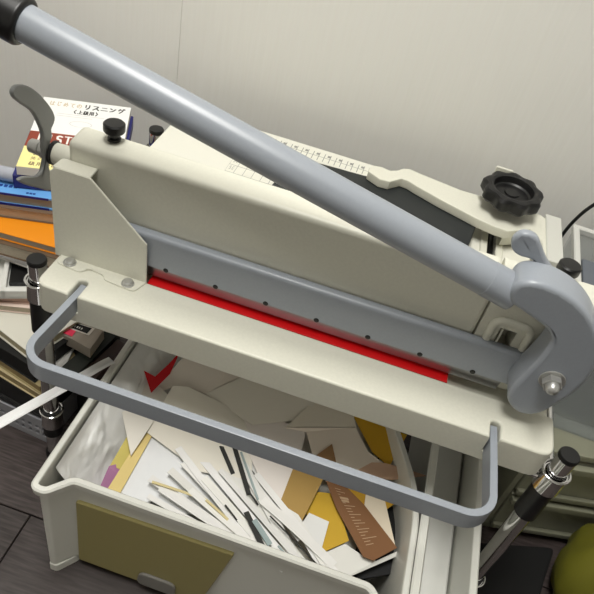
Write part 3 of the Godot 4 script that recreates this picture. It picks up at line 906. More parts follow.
func build_scraps() -> void:
	for s in [
		["black_bag", "black plastic bag lying at the right end of the offcut bin", "bag", Color(0.045, 0.045, 0.050), [Vector3(0.4065, -0.2260, -0.1344), Vector3(0.4256, -0.2260, -0.1187), Vector3(0.4442, -0.2260, -0.0846), Vector3(0.4511, -0.2260, -0.0283), Vector3(0.4525, -0.2280, 0.0106), Vector3(0.4517, -0.2300, 0.0403), Vector3(0.3905, -0.2320, 0.0740), Vector3(0.4018, -0.2320, 0.0146), Vector3(0.3975, -0.2300, -0.0840)], 0.0040, ""],
		["cardboard_sheet", "large white sheet lying under all the offcuts in the bin", "paper", Color(0.860, 0.850, 0.810), [Vector3(0.1219, -0.2320, 0.0422), Vector3(0.1162, -0.2320, -0.0932), Vector3(0.2843, -0.2320, -0.1435), Vector3(0.3891, -0.2320, -0.1316), Vector3(0.4057, -0.2320, -0.0428), Vector3(0.4014, -0.2320, 0.0592), Vector3(0.3801, -0.2320, 0.0790), Vector3(0.2639, -0.2320, 0.0825)], 0.0010, ""],
		["snack_wrapper", "pink and mauve wrapper at the left end of the offcut bin", "wrapper", Color(0.720, 0.500, 0.660), [Vector3(0.0998, -0.2250, 0.0725), Vector3(0.1019, -0.2050, 0.0501), Vector3(0.1158, -0.2150, 0.0302), Vector3(0.1357, -0.2250, 0.0581)], 0.0020, ""],
		["yellow_wrapper", "pale yellow wrapper tucked behind the pink one", "wrapper", Color(0.820, 0.760, 0.420), [Vector3(0.1018, -0.2070, 0.0473), Vector3(0.1037, -0.2000, -0.0022), Vector3(0.1230, -0.2100, 0.0053), Vector3(0.1204, -0.2120, 0.0448)], 0.0012, ""],
		["white_board", "big white sheet beside the cream strip, under the narrow trimmings", "paper", Color(0.920, 0.925, 0.930), [Vector3(0.1248, -0.2060, 0.0786), Vector3(0.1295, -0.2000, -0.0457), Vector3(0.1949, -0.2060, -0.0458), Vector3(0.2548, -0.2080, 0.0588), Vector3(0.1875, -0.2080, 0.0748)], 0.0008, ""],
		["cream_strip", "cream yellow strip along the edge of the big white sheet", "paper", Color(0.880, 0.790, 0.520), [Vector3(0.1139, -0.2030, 0.0782), Vector3(0.1219, -0.1960, -0.0593), Vector3(0.1313, -0.1960, -0.0532), Vector3(0.1287, -0.2030, 0.0816)], 0.0008, ""],
		["paper_triangle", "off-white pointed offcut at the left, tip down beside cream strip", "paper", Color(0.900, 0.880, 0.840), [Vector3(0.0826, -0.1880, -0.0185), Vector3(0.0958, -0.1830, -0.0711), Vector3(0.1261, -0.1860, -0.0577), Vector3(0.1253, -0.1900, -0.0130), Vector3(0.1205, -0.1960, 0.0329)], 0.0006, ""],
		["grey_sheet", "wide off-white sheet at the back of the bin below the beam", "paper", Color(0.900, 0.875, 0.830), [Vector3(0.0926, -0.2050, -0.0506), Vector3(0.1003, -0.2000, -0.1524), Vector3(0.3153, -0.2000, -0.1634), Vector3(0.3798, -0.2040, -0.1407), Vector3(0.3686, -0.2120, -0.0598), Vector3(0.2386, -0.2080, -0.0340), Vector3(0.1410, -0.2080, -0.0324)], 0.0006, ""],
		["red_scrap", "small red notched paper scrap at the rear left of the bin", "paper", Color(0.780, 0.050, 0.100), [Vector3(0.0867, -0.1760, -0.0730), Vector3(0.1026, -0.1770, -0.0705), Vector3(0.1098, -0.1750, -0.0936), Vector3(0.1157, -0.1720, -0.1178), Vector3(0.1171, -0.1780, -0.0834), Vector3(0.1075, -0.1810, -0.0485)], 0.0008, ""],
		["folded_sheet", "folded off-white sheet with a raised corner beside red scrap", "paper", Color(0.930, 0.910, 0.860), [Vector3(0.1287, -0.1760, -0.0656), Vector3(0.1470, -0.1720, -0.0685), Vector3(0.2170, -0.1860, -0.0690), Vector3(0.2436, -0.1900, -0.0384), Vector3(0.2603, -0.1980, 0.0086), Vector3(0.2006, -0.2000, 0.0202), Vector3(0.1221, -0.1960, -0.0038)], 0.0006, ""],
		["slanted_sheet", "off-white sheet leaning against the folded one under the beam", "paper", Color(0.920, 0.885, 0.840), [Vector3(0.1056, -0.1900, -0.0504), Vector3(0.1261, -0.1680, -0.1187), Vector3(0.2098, -0.1720, -0.1238), Vector3(0.1680, -0.1820, -0.0746), Vector3(0.1439, -0.1850, -0.0787), Vector3(0.1264, -0.1870, -0.0726)], 0.0006, ""],
		["creased_sheet", "cream sheet with a crease at the back of the bin", "paper", Color(0.920, 0.900, 0.850), [Vector3(0.1683, -0.1810, -0.0739), Vector3(0.2112, -0.1700, -0.1189), Vector3(0.3057, -0.1720, -0.1203), Vector3(0.2906, -0.1820, -0.0844), Vector3(0.2370, -0.1860, -0.0563)], 0.0006, ""],
		["plain_sheet", "blank pinkish white sheet in the middle of the offcut bin", "paper", Color(0.930, 0.900, 0.875), [Vector3(0.2231, -0.1900, -0.0455), Vector3(0.2291, -0.1840, -0.0794), Vector3(0.3023, -0.1850, -0.0722), Vector3(0.3060, -0.1910, -0.0256), Vector3(0.3049, -0.1990, 0.0340), Vector3(0.2729, -0.1960, 0.0105)], 0.0006, ""],
		["beige_sheet", "beige sheet standing behind the yellow offcuts", "paper", Color(0.930, 0.885, 0.830), [Vector3(0.2753, -0.1810, -0.0640), Vector3(0.3599, -0.1780, -0.0979), Vector3(0.3817, -0.1820, -0.0718), Vector3(0.4042, -0.1850, -0.0649), Vector3(0.4156, -0.1900, -0.0580), Vector3(0.3641, -0.1940, -0.0309), Vector3(0.3314, -0.1930, -0.0256), Vector3(0.3024, -0.1840, -0.0714)], 0.0006, ""],
		["cream_flap", "cream flap reaching back under the beam behind the beige sheet", "paper", Color(0.920, 0.890, 0.830), [Vector3(0.2772, -0.1810, -0.0664), Vector3(0.3029, -0.1740, -0.1225), Vector3(0.3483, -0.1740, -0.1233), Vector3(0.3596, -0.1780, -0.0994)], 0.0006, ""],
		["yellow_sheet", "bright yellow offcut under the beam at the back", "paper", Color(0.870, 0.680, 0.160), [Vector3(0.3525, -0.1780, -0.1147), Vector3(0.4247, -0.1820, -0.1171), Vector3(0.4113, -0.1880, -0.0653), Vector3(0.3869, -0.1860, -0.0769)], 0.0006, ""],
		["mustard_sheet", "mustard yellow offcut crossing under the brown printed piece", "paper", Color(0.800, 0.620, 0.160), [Vector3(0.3388, -0.1980, -0.0410), Vector3(0.3672, -0.1970, -0.0489), Vector3(0.4331, -0.2000, -0.0539), Vector3(0.4342, -0.2030, -0.0360), Vector3(0.4109, -0.2070, -0.0056), Vector3(0.3782, -0.2070, -0.0092)], 0.0006, ""],
		["golden_sheet", "golden yellow square offcut below the tan strip", "paper", Color(0.820, 0.660, 0.180), [Vector3(0.3276, -0.2070, 0.0149), Vector3(0.3378, -0.2040, -0.0095), Vector3(0.3566, -0.2040, -0.0142), Vector3(0.3871, -0.2120, 0.0324), Vector3(0.3612, -0.2140, 0.0563)], 0.0006, ""],
		["tan_sheet", "tan card strip standing below the guard bar", "paper", Color(0.680, 0.550, 0.300), [Vector3(0.3015, -0.1900, -0.0231), Vector3(0.3394, -0.1920, -0.0224), Vector3(0.3281, -0.2000, 0.0439), Vector3(0.3239, -0.2000, 0.0417), Vector3(0.2992, -0.1980, 0.0275)], 0.0006, ""],
		["pink_sheet", "pinkish tan pointed offcut reaching over the black bag", "paper", Color(0.840, 0.700, 0.600), [Vector3(0.3642, -0.1900, -0.0549), Vector3(0.4038, -0.1840, -0.0655), Vector3(0.4301, -0.1840, -0.0673), Vector3(0.4577, -0.1840, -0.0681), Vector3(0.4182, -0.1900, -0.0501), Vector3(0.3714, -0.1920, -0.0354)], 0.0006, ""],
		["tan_corner", "small tan pointed corner standing above the guard bar", "paper", Color(0.620, 0.480, 0.330), [Vector3(0.3174, -0.1900, -0.0386), Vector3(0.3370, -0.1820, -0.0655), Vector3(0.3478, -0.1880, -0.0467), Vector3(0.3450, -0.1920, -0.0305)], 0.0006, ""],
		["brown_leaflet", "brown leaflet strip with rows of pale printed text", "paper", Color(0.500, 0.340, 0.200), [Vector3(0.3410, -0.1940, -0.0229), Vector3(0.3673, -0.1940, -0.0221), Vector3(0.3929, -0.1970, -0.0089), Vector3(0.4403, -0.2030, 0.0259), Vector3(0.4173, -0.2070, 0.0486), Vector3(0.4056, -0.2070, 0.0481), Vector3(0.3627, -0.2010, 0.0047)], 0.0008, ""],
		["pale_triangle", "pale cream triangle beside the brown leaflet", "paper", Color(0.900, 0.850, 0.760), [Vector3(0.3919, -0.1970, -0.0267), Vector3(0.4138, -0.1970, -0.0284), Vector3(0.4396, -0.2045, 0.0266), Vector3(0.3938, -0.2000, -0.0084)], 0.0006, ""],
		["white_card", "small white card between tan strip and golden square", "paper", Color(0.920, 0.920, 0.910), [Vector3(0.3345, -0.2030, 0.0213), Vector3(0.3592, -0.2040, 0.0230), Vector3(0.3592, -0.2090, 0.0572), Vector3(0.3274, -0.2060, 0.0459)], 0.0006, ""],
		["white_sheet", "white sheet lying flat beside the lower end of brown leaflet", "paper", Color(0.920, 0.915, 0.890), [Vector3(0.3578, -0.2140, 0.0613), Vector3(0.3835, -0.2120, 0.0376), Vector3(0.4062, -0.2130, 0.0436), Vector3(0.4215, -0.2130, 0.0440), Vector3(0.4606, -0.2120, 0.0082), Vector3(0.4616, -0.2130, 0.0137), Vector3(0.3881, -0.2180, 0.0780), Vector3(0.3621, -0.2180, 0.0841)], 0.0006, ""]]:
		var o := sheet(s[0], s[4], s[5], paper_mat(s[3]))
		tag(o, s[1], s[2], s[6])
	for s in [
		[Vector3(0.1868, -0.1965, -0.0010), Vector3(0.3330, -0.2045, 0.0875), 0.0088, "paper_strip", Color(0.948, 0.943, 0.938), 0.0009, 0.24, "narrow white paper trimming fanned out in the offcut bin", "white trimmings in the bin"],
		[Vector3(0.1916, -0.1963, -0.0211), Vector3(0.3453, -0.2042, 0.0830), 0.0114, "paper_strip", Color(0.911, 0.906, 0.881), 0.0003, -0.08, "narrow white paper trimming fanned out in the offcut bin", "white trimmings in the bin"],
		[Vector3(0.1995, -0.1961, -0.0306), Vector3(0.3334, -0.2039, 0.0562), 0.0067, "paper_strip", Color(0.939, 0.934, 0.926), 0.0012, -0.40, "narrow white paper trimming fanned out in the offcut bin", "white trimmings in the bin"],
		[Vector3(0.2088, -0.1959, -0.0439), Vector3(0.3570, -0.2036, 0.0670), 0.0056, "paper_strip", Color(0.930, 0.925, 0.908), 0.0001, 0.55, "narrow white paper trimming fanned out in the offcut bin", "white trimmings in the bin"],
		[Vector3(0.2237, -0.1957, -0.0534), Vector3(0.3639, -0.2033, 0.0765), 0.0112, "paper_strip", Color(0.922, 0.917, 0.908), 0.0010, -0.39, "narrow white paper trimming fanned out in the offcut bin", "white trimmings in the bin"],
		[Vector3(0.1688, -0.1955, 0.0334), Vector3(0.2992, -0.2030, 0.0891), 0.0091, "paper_strip", Color(0.904, 0.899, 0.877), 0.0009, -0.11, "narrow white paper trimming fanned out in the offcut bin", "white trimmings in the bin"],
		[Vector3(0.1794, -0.1953, 0.0177), Vector3(0.3080, -0.2027, 0.0884), 0.0111, "paper_strip", Color(0.926, 0.921, 0.907), 0.0001, -0.41, "narrow white paper trimming fanned out in the offcut bin", "white trimmings in the bin"],
		[Vector3(0.1678, -0.1951, 0.0589), Vector3(0.2691, -0.2024, 0.0816), 0.0086, "paper_strip", Color(0.927, 0.922, 0.910), 0.0005, 0.18, "narrow white paper trimming fanned out in the offcut bin", "white trimmings in the bin"],
		[Vector3(0.1525, -0.1949, 0.0516), Vector3(0.2842, -0.2021, 0.0857), 0.0092, "paper_strip", Color(0.920, 0.915, 0.905), 0.0002, -0.15, "narrow white paper trimming fanned out in the offcut bin", "white trimmings in the bin"],
		[Vector3(0.2364, -0.1947, -0.0389), Vector3(0.3736, -0.2018, 0.0807), 0.0096, "paper_strip", Color(0.925, 0.920, 0.900), 0.0007, 0.15, "narrow white paper trimming fanned out in the offcut bin", "white trimmings in the bin"],
		[Vector3(0.2624, -0.1945, 0.0015), Vector3(0.3854, -0.2015, 0.0834), 0.0077, "paper_strip", Color(0.945, 0.940, 0.928), 0.0002, -0.00, "narrow white paper trimming fanned out in the offcut bin", "white trimmings in the bin"],
		[Vector3(0.2236, -0.1943, -0.0239), Vector3(0.3352, -0.2012, 0.0813), 0.0110, "paper_strip", Color(0.909, 0.904, 0.888), 0.0010, -0.10, "narrow white paper trimming fanned out in the offcut bin", "white trimmings in the bin"],
		[Vector3(0.1997, -0.1941, 0.0495), Vector3(0.3259, -0.2009, 0.0966), 0.0079, "paper_strip", Color(0.945, 0.940, 0.922), 0.0007, 0.41, "narrow white paper trimming fanned out in the offcut bin", "white trimmings in the bin"],
		[Vector3(0.2086, -0.1939, 0.0295), Vector3(0.3153, -0.2006, 0.0914), 0.0091, "paper_strip", Color(0.943, 0.938, 0.915), 0.0007, -0.31, "narrow white paper trimming fanned out in the offcut bin", "white trimmings in the bin"],
		[Vector3(0.2793, -0.1937, 0.0314), Vector3(0.3761, -0.2003, 0.0735), 0.0109, "paper_strip", Color(0.937, 0.932, 0.917), 0.0007, -0.52, "narrow white paper trimming fanned out in the offcut bin", "white trimmings in the bin"],
		[Vector3(0.1602, -0.1935, 0.0736), Vector3(0.2422, -0.2000, 0.0846), 0.0063, "paper_strip", Color(0.927, 0.922, 0.909), 0.0004, 0.32, "narrow white paper trimming fanned out in the offcut bin", "white trimmings in the bin"],
		[Vector3(0.2219, -0.1933, 0.0132), Vector3(0.3560, -0.1997, 0.0929), 0.0062, "paper_strip", Color(0.902, 0.897, 0.886), 0.0006, 0.09, "narrow white paper trimming fanned out in the offcut bin", "white trimmings in the bin"],
		[Vector3(0.1661, -0.1931, 0.0042), Vector3(0.2814, -0.1994, 0.0785), 0.0084, "paper_strip", Color(0.942, 0.937, 0.928), 0.0006, 0.51, "narrow white paper trimming fanned out in the offcut bin", "white trimmings in the bin"],
		[Vector3(0.2117, -0.1920, -0.0172), Vector3(0.2372, -0.1975, 0.0098), 0.0050, "dark_strip", Color(0.170, 0.170, 0.160), 0.0005, 0.00, "thin dark sliver painting the shaded gap among the white trimmings", "dark trimmings in the bin"],
		[Vector3(0.2261, -0.1920, -0.0232), Vector3(0.2633, -0.1975, 0.0286), 0.0055, "dark_strip", Color(0.170, 0.170, 0.160), 0.0005, 0.00, "thin dark sliver painting the shaded gap among the white trimmings", "dark trimmings in the bin"],
		[Vector3(0.2672, -0.1920, 0.0530), Vector3(0.2975, -0.1975, 0.0831), 0.0060, "dark_strip", Color(0.170, 0.170, 0.160), 0.0005, 0.00, "thin dark sliver painting the shaded gap among the white trimmings", "dark trimmings in the bin"],
		[Vector3(0.2624, -0.1920, 0.0284), Vector3(0.2768, -0.1975, 0.0367), 0.0020, "dark_strip", Color(0.170, 0.170, 0.160), 0.0005, 0.00, "thin dark sliver painting the shaded gap among the white trimmings", "dark trimmings in the bin"],
		[Vector3(0.1660, -0.1920, 0.0814), Vector3(0.2180, -0.1975, 0.0880), 0.0045, "dark_strip", Color(0.170, 0.170, 0.160), 0.0005, 0.00, "thin dark sliver painting the shaded gap among the white trimmings", "dark trimmings in the bin"],
		[Vector3(0.2426, -0.1920, 0.0536), Vector3(0.2625, -0.1975, 0.0645), 0.0018, "dark_strip", Color(0.170, 0.170, 0.160), 0.0005, 0.00, "thin dark sliver painting the shaded gap among the white trimmings", "dark trimmings in the bin"],
		[Vector3(0.2937, -0.1920, 0.0478), Vector3(0.3721, -0.1975, 0.0880), 0.0016, "dark_strip", Color(0.170, 0.170, 0.160), 0.0005, 0.00, "thin dark sliver painting the shaded gap among the white trimmings", "dark trimmings in the bin"],  # no paper: dark colour painted for a shaded gap between strips
		[Vector3(0.2366, -0.1915, -0.0181), Vector3(0.2749, -0.1970, 0.0311), 0.0025, "tinted_strip", Color(0.620, 0.680, 0.680), 0.0005, 0.00, "pale grey-blue tinted trimming among the white ones", "tinted trimmings in the bin"],
		[Vector3(0.2785, -0.1915, 0.0592), Vector3(0.3037, -0.1970, 0.0774), 0.0060, "tinted_strip", Color(0.620, 0.680, 0.680), 0.0005, 0.00, "pale grey-blue tinted trimming among the white ones", "tinted trimmings in the bin"],
		[Vector3(0.3121, -0.1915, 0.0784), Vector3(0.3288, -0.1970, 0.0858), 0.0020, "tinted_strip", Color(0.620, 0.680, 0.680), 0.0005, 0.00, "pale grey-blue tinted trimming among the white ones", "tinted trimmings in the bin"],
		[Vector3(0.1571, -0.1930, 0.0565), Vector3(0.2205, -0.1960, 0.0533), 0.0030, "cream_trimming", Color(0.860, 0.800, 0.600), 0.0010, 0.00, "thin cream trimming curling over the white ones", "cream trimmings in the bin"],
		[Vector3(0.2208, -0.1930, 0.0551), Vector3(0.2515, -0.1960, 0.0671), 0.0030, "cream_trimming", Color(0.860, 0.800, 0.600), 0.0010, 0.00, "thin cream trimming curling over the white ones", "cream trimmings in the bin"]]:
		var a: Vector3 = s[0]
		var b: Vector3 = s[1]
		var d := (b - a).normalized()
		var side: Vector3 = Vector3(-d.z, 0, d.x).normalized() * s[2] / 2
		var mid: Vector3 = a.lerp(b, 0.5) + Vector3(0, s[5], 0) + side * s[6]
		var T := PackedVector3Array()
		var path := []
		for k in 9:
			var t := k / 8.0
			path.append(a.lerp(mid, t).lerp(mid.lerp(b, t), t))
		var w: float = s[2] / 2
		add_sweep(T, path, PackedVector2Array([Vector2(-w, 0), Vector2(w, 0), Vector2(w, 0.0007), Vector2(-w, 0.0007)]))
		var o := obj(s[3], T, paper_mat(s[4]), null, 50.0)
		tag(o, s[7], "paper strip", s[8])
	# printing on the brown piece
	var brown := get_node("brown_leaflet")
	var T := PackedVector3Array()
	var q: Array = [Vector3(0.3436, -0.1935, -0.0222), Vector3(0.4064, -0.2065, 0.0469), Vector3(0.3661, -0.1935, -0.0213), Vector3(0.4390, -0.2025, 0.0266)]
	for k in 20:
		var t := 0.10 + k * 0.041
		var w: float = 0.5 + 0.3 * sin(k * 2.3)
		var p0: Vector3 = q[0].lerp(q[1], t)
		var p1: Vector3 = q[2].lerp(q[3], t)
		var a := p0.lerp(p1, 0.2)
		var b := p0.lerp(p1, 0.2 + 0.6 * w)
		var d: Vector3 = (q[1] - q[0]).normalized() * (0.0030 if k in [3, 4] else 0.0009)
		var up := Vector3(0, 0.0012, 0)
		quad(T, a + up, b + up, b + up + d, a + up + d)
	obj("print_line", T, paper_mat(Color(0.72, 0.60, 0.47)), brown)

func flat_book(called: String, label: String, front_l: Vector3, front_r: Vector3, depth: float, thick: float, cover: Material, pages: Material, hard := 0.0015, category := "book", group := "") -> Node3D:
	# a book lying flat: front_l to front_r is the top front edge; it reaches back by depth
	var d := front_r - front_l
	d.y = 0
	var w := d.length()
	var t := thing(called, label, category, Vector3(front_l.x, front_l.y - thick, front_l.z), group)
	t.rotation.y = -atan2(d.z, d.x)
	var T := PackedVector3Array()
	add_box(T, Vector3(0, thick - hard, -depth), Vector3(w, thick, 0), minf(0.0005, hard * 0.3))
	add_box(T, Vector3(0, 0, -depth), Vector3(w, hard, 0), minf(0.0005, hard * 0.3))
	add_box(T, Vector3(0, 0, -depth), Vector3(w, thick, -depth + hard), minf(0.0005, hard * 0.3))
	obj("cover", T, cover, t)
	T = PackedVector3Array()
	add_box(T, Vector3(0.003, hard, -depth + hard), Vector3(w - 0.003, thick - hard, -0.002))
	obj("page_block", T, pages, t)
	return t

func build_left_pile() -> void:
	var blue := mat(Color(0.42, 0.66, 0.90), 0.45)
	var orange := mat(Color(0.95, 0.58, 0.06), 0.5)
	var wb := thing("white_paperback", "white paperback with brown and yellow bands and Japanese title", "book", Vector3(-0.1537, -0.0425, -0.2010))
	wb.rotation.y = deg_to_rad(20.409)
	var T := PackedVector3Array()
	add_box(T, Vector3(0, 0, -0.1891), Vector3(0.1256, 0.0125, 0), 0.0006)
	obj("page_block", T, mat(Color(0.86, 0.85, 0.82), 0.8), wb)
	var img := Image.create(384, 576, false, Image.FORMAT_RGB8)
	img.fill(Color(0.95, 0.95, 0.945))
	write(img, ["ha", "ji", "me", "te", "no"], Vector2(34, 26), Vector2(23, 42), 6, 3, Color(0.80, 0.72, 0.58))
	write(img, ["ri", "su", "ni", "n", "gu"], Vector2(182, 26), Vector2(30, 42), 7, 5, Color(0.06, 0.05, 0.05))
	write(img, ["(", "ue", "kyu", "you", ")"], Vector2(136, 84), Vector2(22, 34), 3, 4, Color(0.12, 0.1, 0.1))
	for k in 2:
		img.fill_rect(Rect2i(80, 128 + k * 18, 200 - k * 50, 4), Color(0.84, 0.83, 0.82))
	for k in 40:
		var t := TAU * k / 40
		stroke(img, Vector2(190 + 46 * cos(t), 205 + 24 * sin(t)), Vector2(190 + 46 * cos(t + 0.16), 205 + 24 * sin(t + 0.16)), 3, Color(0.84, 0.83, 0.83))
	img.fill_rect(Rect2i(0, 300, 384, 122), Color(0.55, 0.23, 0.15))
	write(img, ["L", "I", "S", "T", "E", "N", "I", "N", "G"], Vector2(40, 316), Vector2(26, 60), 9, 8, Color(0.95, 0.94, 0.92))
	img.fill_rect(Rect2i(0, 422, 384, 154), Color(0.96, 0.91, 0.62))
	write(img, ["ei", "kai", "wa"], Vector2(46, 438), Vector2(46, 44), 6, 6, Color(0.12, 0.12, 0.1))
	write(img, ["ei", "no", "kai", "wa", "ni", "te", "ri", "su", "no", "you"], Vector2(40, 496), Vector2(22, 24), 5, 2, Color(0.55, 0.48, 0.36))
	write(img, ["kyu", "you", "no", "wa", "ni", "kai", "te", "no", "ei"], Vector2(40, 532), Vector2(24, 26), 5, 3, Color(0.50, 0.44, 0.33))
	inst("cover", print_quad(Vector3(0, 0.0129, -0.1891), Vector3(0.1256, 0.0129, -0.1891), Vector3(0.1256, 0.0129, 0), Vector3(0, 0.0129, 0)), printed(img, 0.35), wb)
	flat_book("blue_hardcover", "thick light blue hardcover with dark blue edges", Vector3(-0.3244, -0.0640, -0.1372), Vector3(-0.0400, -0.0640, -0.2209), 0.055, 0.0190, blue, mat(Color(0.620, 0.590, 0.540), 0.85), 0.0030, "book")
	flat_book("brown_book", "worn brown paperback under the blue hardcover", Vector3(-0.3003, -0.0832, -0.1383), Vector3(-0.0420, -0.0832, -0.2128), 0.070, 0.0165, mat(Color(0.450, 0.360, 0.280), 0.60), M.pages, 0.0015, "book")
	flat_book("orange_book", "orange paperback with a dark printed drawing on its cover", Vector3(-0.3331, -0.1000, -0.1371), Vector3(-0.0360, -0.1000, -0.1579), 0.100, 0.0125, orange, mat(Color(0.700, 0.660, 0.600), 0.85), 0.0015, "book")
	flat_book("tan_book", "tan paperback with brown page edges under the orange book", Vector3(-0.3313, -0.1128, -0.1307), Vector3(-0.0360, -0.1128, -0.1516), 0.100, 0.0210, mat(Color(0.420, 0.340, 0.260), 0.60), M.pages, 0.0015, "book")
	flat_book("document_box", "flat white box with pale grey front under the tan book", Vector3(-0.3554, -0.1341, -0.1580), Vector3(-0.0360, -0.1341, -0.1460), 0.110, 0.0135, mat(Color(0.900, 0.890, 0.870), 0.60), mat(Color(0.820, 0.810, 0.820), 0.60), 0.0010, "box")
	flat_book("pink_magazine", "magazine with a pinkish brown spine below the white tray", Vector3(-0.2550, -0.1625, -0.0518), Vector3(-0.0360, -0.1625, -0.1337), 0.150, 0.0105, mat(Color(0.740, 0.620, 0.560), 0.60), mat(Color(0.700, 0.580, 0.520), 0.60), 0.0015, "magazine")
	flat_book("pale_magazine", "pale pink magazine with a white edge under the pinkish brown one", Vector3(-0.2587, -0.1733, -0.0547), Vector3(-0.0360, -0.1733, -0.1241), 0.150, 0.0120, mat(Color(0.900, 0.820, 0.770), 0.60), M.pages, 0.0015, "magazine")
	flat_book("white_catalogue", "white catalogue turned askew beside the left rack post", Vector3(-0.2773, -0.1860, -0.1279), Vector3(-0.0580, -0.1860, -0.0500), 0.090, 0.0160, mat(Color(0.860, 0.850, 0.800), 0.60), mat(Color(0.740, 0.700, 0.580), 0.85), 0.0015, "catalogue")
	flat_book("black_case", "black flat case under the askew white catalogue", Vector3(-0.2383, -0.2025, -0.0895), Vector3(-0.0480, -0.2025, -0.0415), 0.090, 0.0300, mat(Color(0.030, 0.030, 0.030), 0.60), mat(Color(0.030, 0.030, 0.030), 0.60), 0.0015, "case")
	flat_book("gold_book", "book with gold-cream spine under the black case", Vector3(-0.2790, -0.2330, -0.1049), Vector3(-0.0393, -0.2330, -0.0390), 0.090, 0.0155, mat(Color(0.660, 0.600, 0.440), 0.40), mat(Color(0.620, 0.540, 0.380), 0.60), 0.0015, "book")
	flat_book("cream_book", "cream book with a bright edge under the gold one", Vector3(-0.2908, -0.2490, -0.0959), Vector3(-0.0340, -0.2490, -0.0375), 0.090, 0.0155, mat(Color(0.800, 0.740, 0.580), 0.35), mat(Color(0.620, 0.550, 0.400), 0.60), 0.0015, "book")
	flat_book("gap_shade_block", "thick dark folder standing for the shaded gap over the perforated tray", Vector3(-0.2818, -0.2650, -0.0866), Vector3(-0.0394, -0.2650, -0.0398), 0.060, 0.0392, mat(Color(0.090, 0.085, 0.080), 0.60), mat(Color(0.090, 0.085, 0.080), 0.60), 0.0015, "filler")  # dark filler block, painted as the shade in the gap above the tray
	# navy book under the white paperback, grey tube in front of it
	T = PackedVector3Array()
	add_box(T, Vector3(-0.006, 0, -0.1891), Vector3(0.1256 + 0.004, 0.0208, 0), 0.0012)
	var nv := obj("navy_book", T, mat(Color(0.12, 0.13, 0.42), 0.5))
	nv.position = wb.position - Vector3(0, 0.0212, 0)
	nv.rotation = wb.rotation
	tag(nv, "navy blue book right under the white paperback", "book")
	T = PackedVector3Array()
	add_cyl(T, Vector3(-0.2217, -0.0530, -0.2010), Vector3(-0.1301, -0.0530, -0.2168), 0.0095, -1, 28, 0.001)
	tag(obj("grey_tube", T, mat(Color(0.66, 0.67, 0.71), 0.4)), "smooth grey tube lying on the blue hardcover beside white paperback", "tube")
	# dark blue board edges and lettering on the hardcover
	var bh := get_node("blue_hardcover")
	var bw: float = 0.2251
	var bc := mat(Color(0.10, 0.13, 0.48), 0.5)
	for yy in [[0.0158, 0.0188], [0.0, 0.0030]]:
		T = PackedVector3Array()
		add_box(T, Vector3(0.0, yy[0], -0.0005), Vector3(bw - 0.002, yy[1], 0.0006))
		obj("board_edge", T, bc, bh)
	T = PackedVector3Array()
	for k in 9:
		var x0: float = bw * 0.56 + k * 0.0062
		add_box(T, Vector3(x0, 0.0189, -0.0180), Vector3(x0 + 0.0042, 0.0193, -0.0125))
	for k in 3:
		var x0: float = bw * 0.86 + k * 0.0042
		add_box(T, Vector3(x0, 0.0189, -0.0075), Vector3(x0 + 0.0032, 0.0193, -0.0040))
	obj("title_print", T, mat(Color(0.12, 0.26, 0.55), 0.5), bh)
	var ob := get_node("orange_book")
	T = PackedVector3Array()
	for k in 16:
		var c := Vector3(0.1692, 0.0000, -0.0524)
		var t := k * 2.4
		var p := Vector3(c.x + 0.011 * cos(t) * (0.3 + 0.05 * k), 0.0126, c.z + 0.010 * sin(t) * (0.3 + 0.04 * k))
		add_box(T, p, p + Vector3(0.008 - 0.0003 * k, 0.0004, 0.0016 + 0.0002 * k))
	obj("cover_drawing", T, mat(Color(0.20, 0.13, 0.05), 0.6), ob)
	# open white tray with dark things in it
	var tr := thing("paper_tray", "open white tray with dark inside among the stacked books", "tray", Vector3(-0.2505, -0.1620, -0.0325))
	tr.rotation.y = deg_to_rad(27.020)
	T = PackedVector3Array()
	var tw := 0.1787
	var td := 0.1151
	add_box(T, Vector3(0, 0, -td), Vector3(tw, 0.003, 0))
	add_box(T, Vector3(0, 0, -0.0080), Vector3(tw, 0.0135, 0), 0.0008)
	add_box(T, Vector3(0, 0, -td), Vector3(tw, 0.0135, -td + 0.004), 0.0008)
	add_box(T, Vector3(0, 0, -td), Vector3(0.004, 0.0135, 0), 0.0008)
	add_box(T, Vector3(tw - 0.004, 0, -td), Vector3(tw, 0.0135, 0), 0.0008)
	add_box(T, Vector3(0.1428, 0, -td), Vector3(0.1488, 0.0135, 0), 0.0008)
	obj("body", T, mat(Color(0.88, 0.88, 0.86), 0.5), tr)
	T = PackedVector3Array()
	add_box(T, Vector3(0.1508, 0.003, -td + 0.006), Vector3(tw - 0.006, 0.0095, -0.0200), 0.001)
	var nb := obj("black_notebook", T, M.black)
	nb.transform = tr.transform
	tag(nb, "black notebook lying inside the open white tray", "notebook")
	# low boxes and books standing behind the bin, under the shelf
	tag(sheet("dark_carton", [Vector3(-0.0384, -0.3525, -0.1151), Vector3(-0.0512, -0.3525, -0.1800), Vector3(0.0003, -0.3525, -0.1827), Vector3(0.0136, -0.3525, -0.0976), Vector3(-0.0034, -0.3525, -0.0859)], 0.1205, mat(Color(0.100, 0.095, 0.090), 0.60)), "dark carton on the floor under the left end of the shelf", "box")
	tag(sheet("white_note", [Vector3(-0.0547, -0.2315, -0.0973), Vector3(-0.0327, -0.2315, -0.1158), Vector3(-0.0254, -0.2315, -0.0740), Vector3(-0.0350, -0.2315, -0.0658)], 0.0035, mat(Color(0.920, 0.910, 0.890), 0.60)), "white note with a small dark smudge beside left rack post", "paper")
	tag(sheet("green_book", [Vector3(-0.0247, -0.2315, -0.0593), Vector3(-0.0052, -0.2315, -0.1456), Vector3(0.0134, -0.2315, -0.1440), Vector3(-0.0012, -0.2315, -0.0572)], 0.0175, mat(Color(0.130, 0.160, 0.140), 0.40)), "dark green book lying askew between rack post and bin", "book")
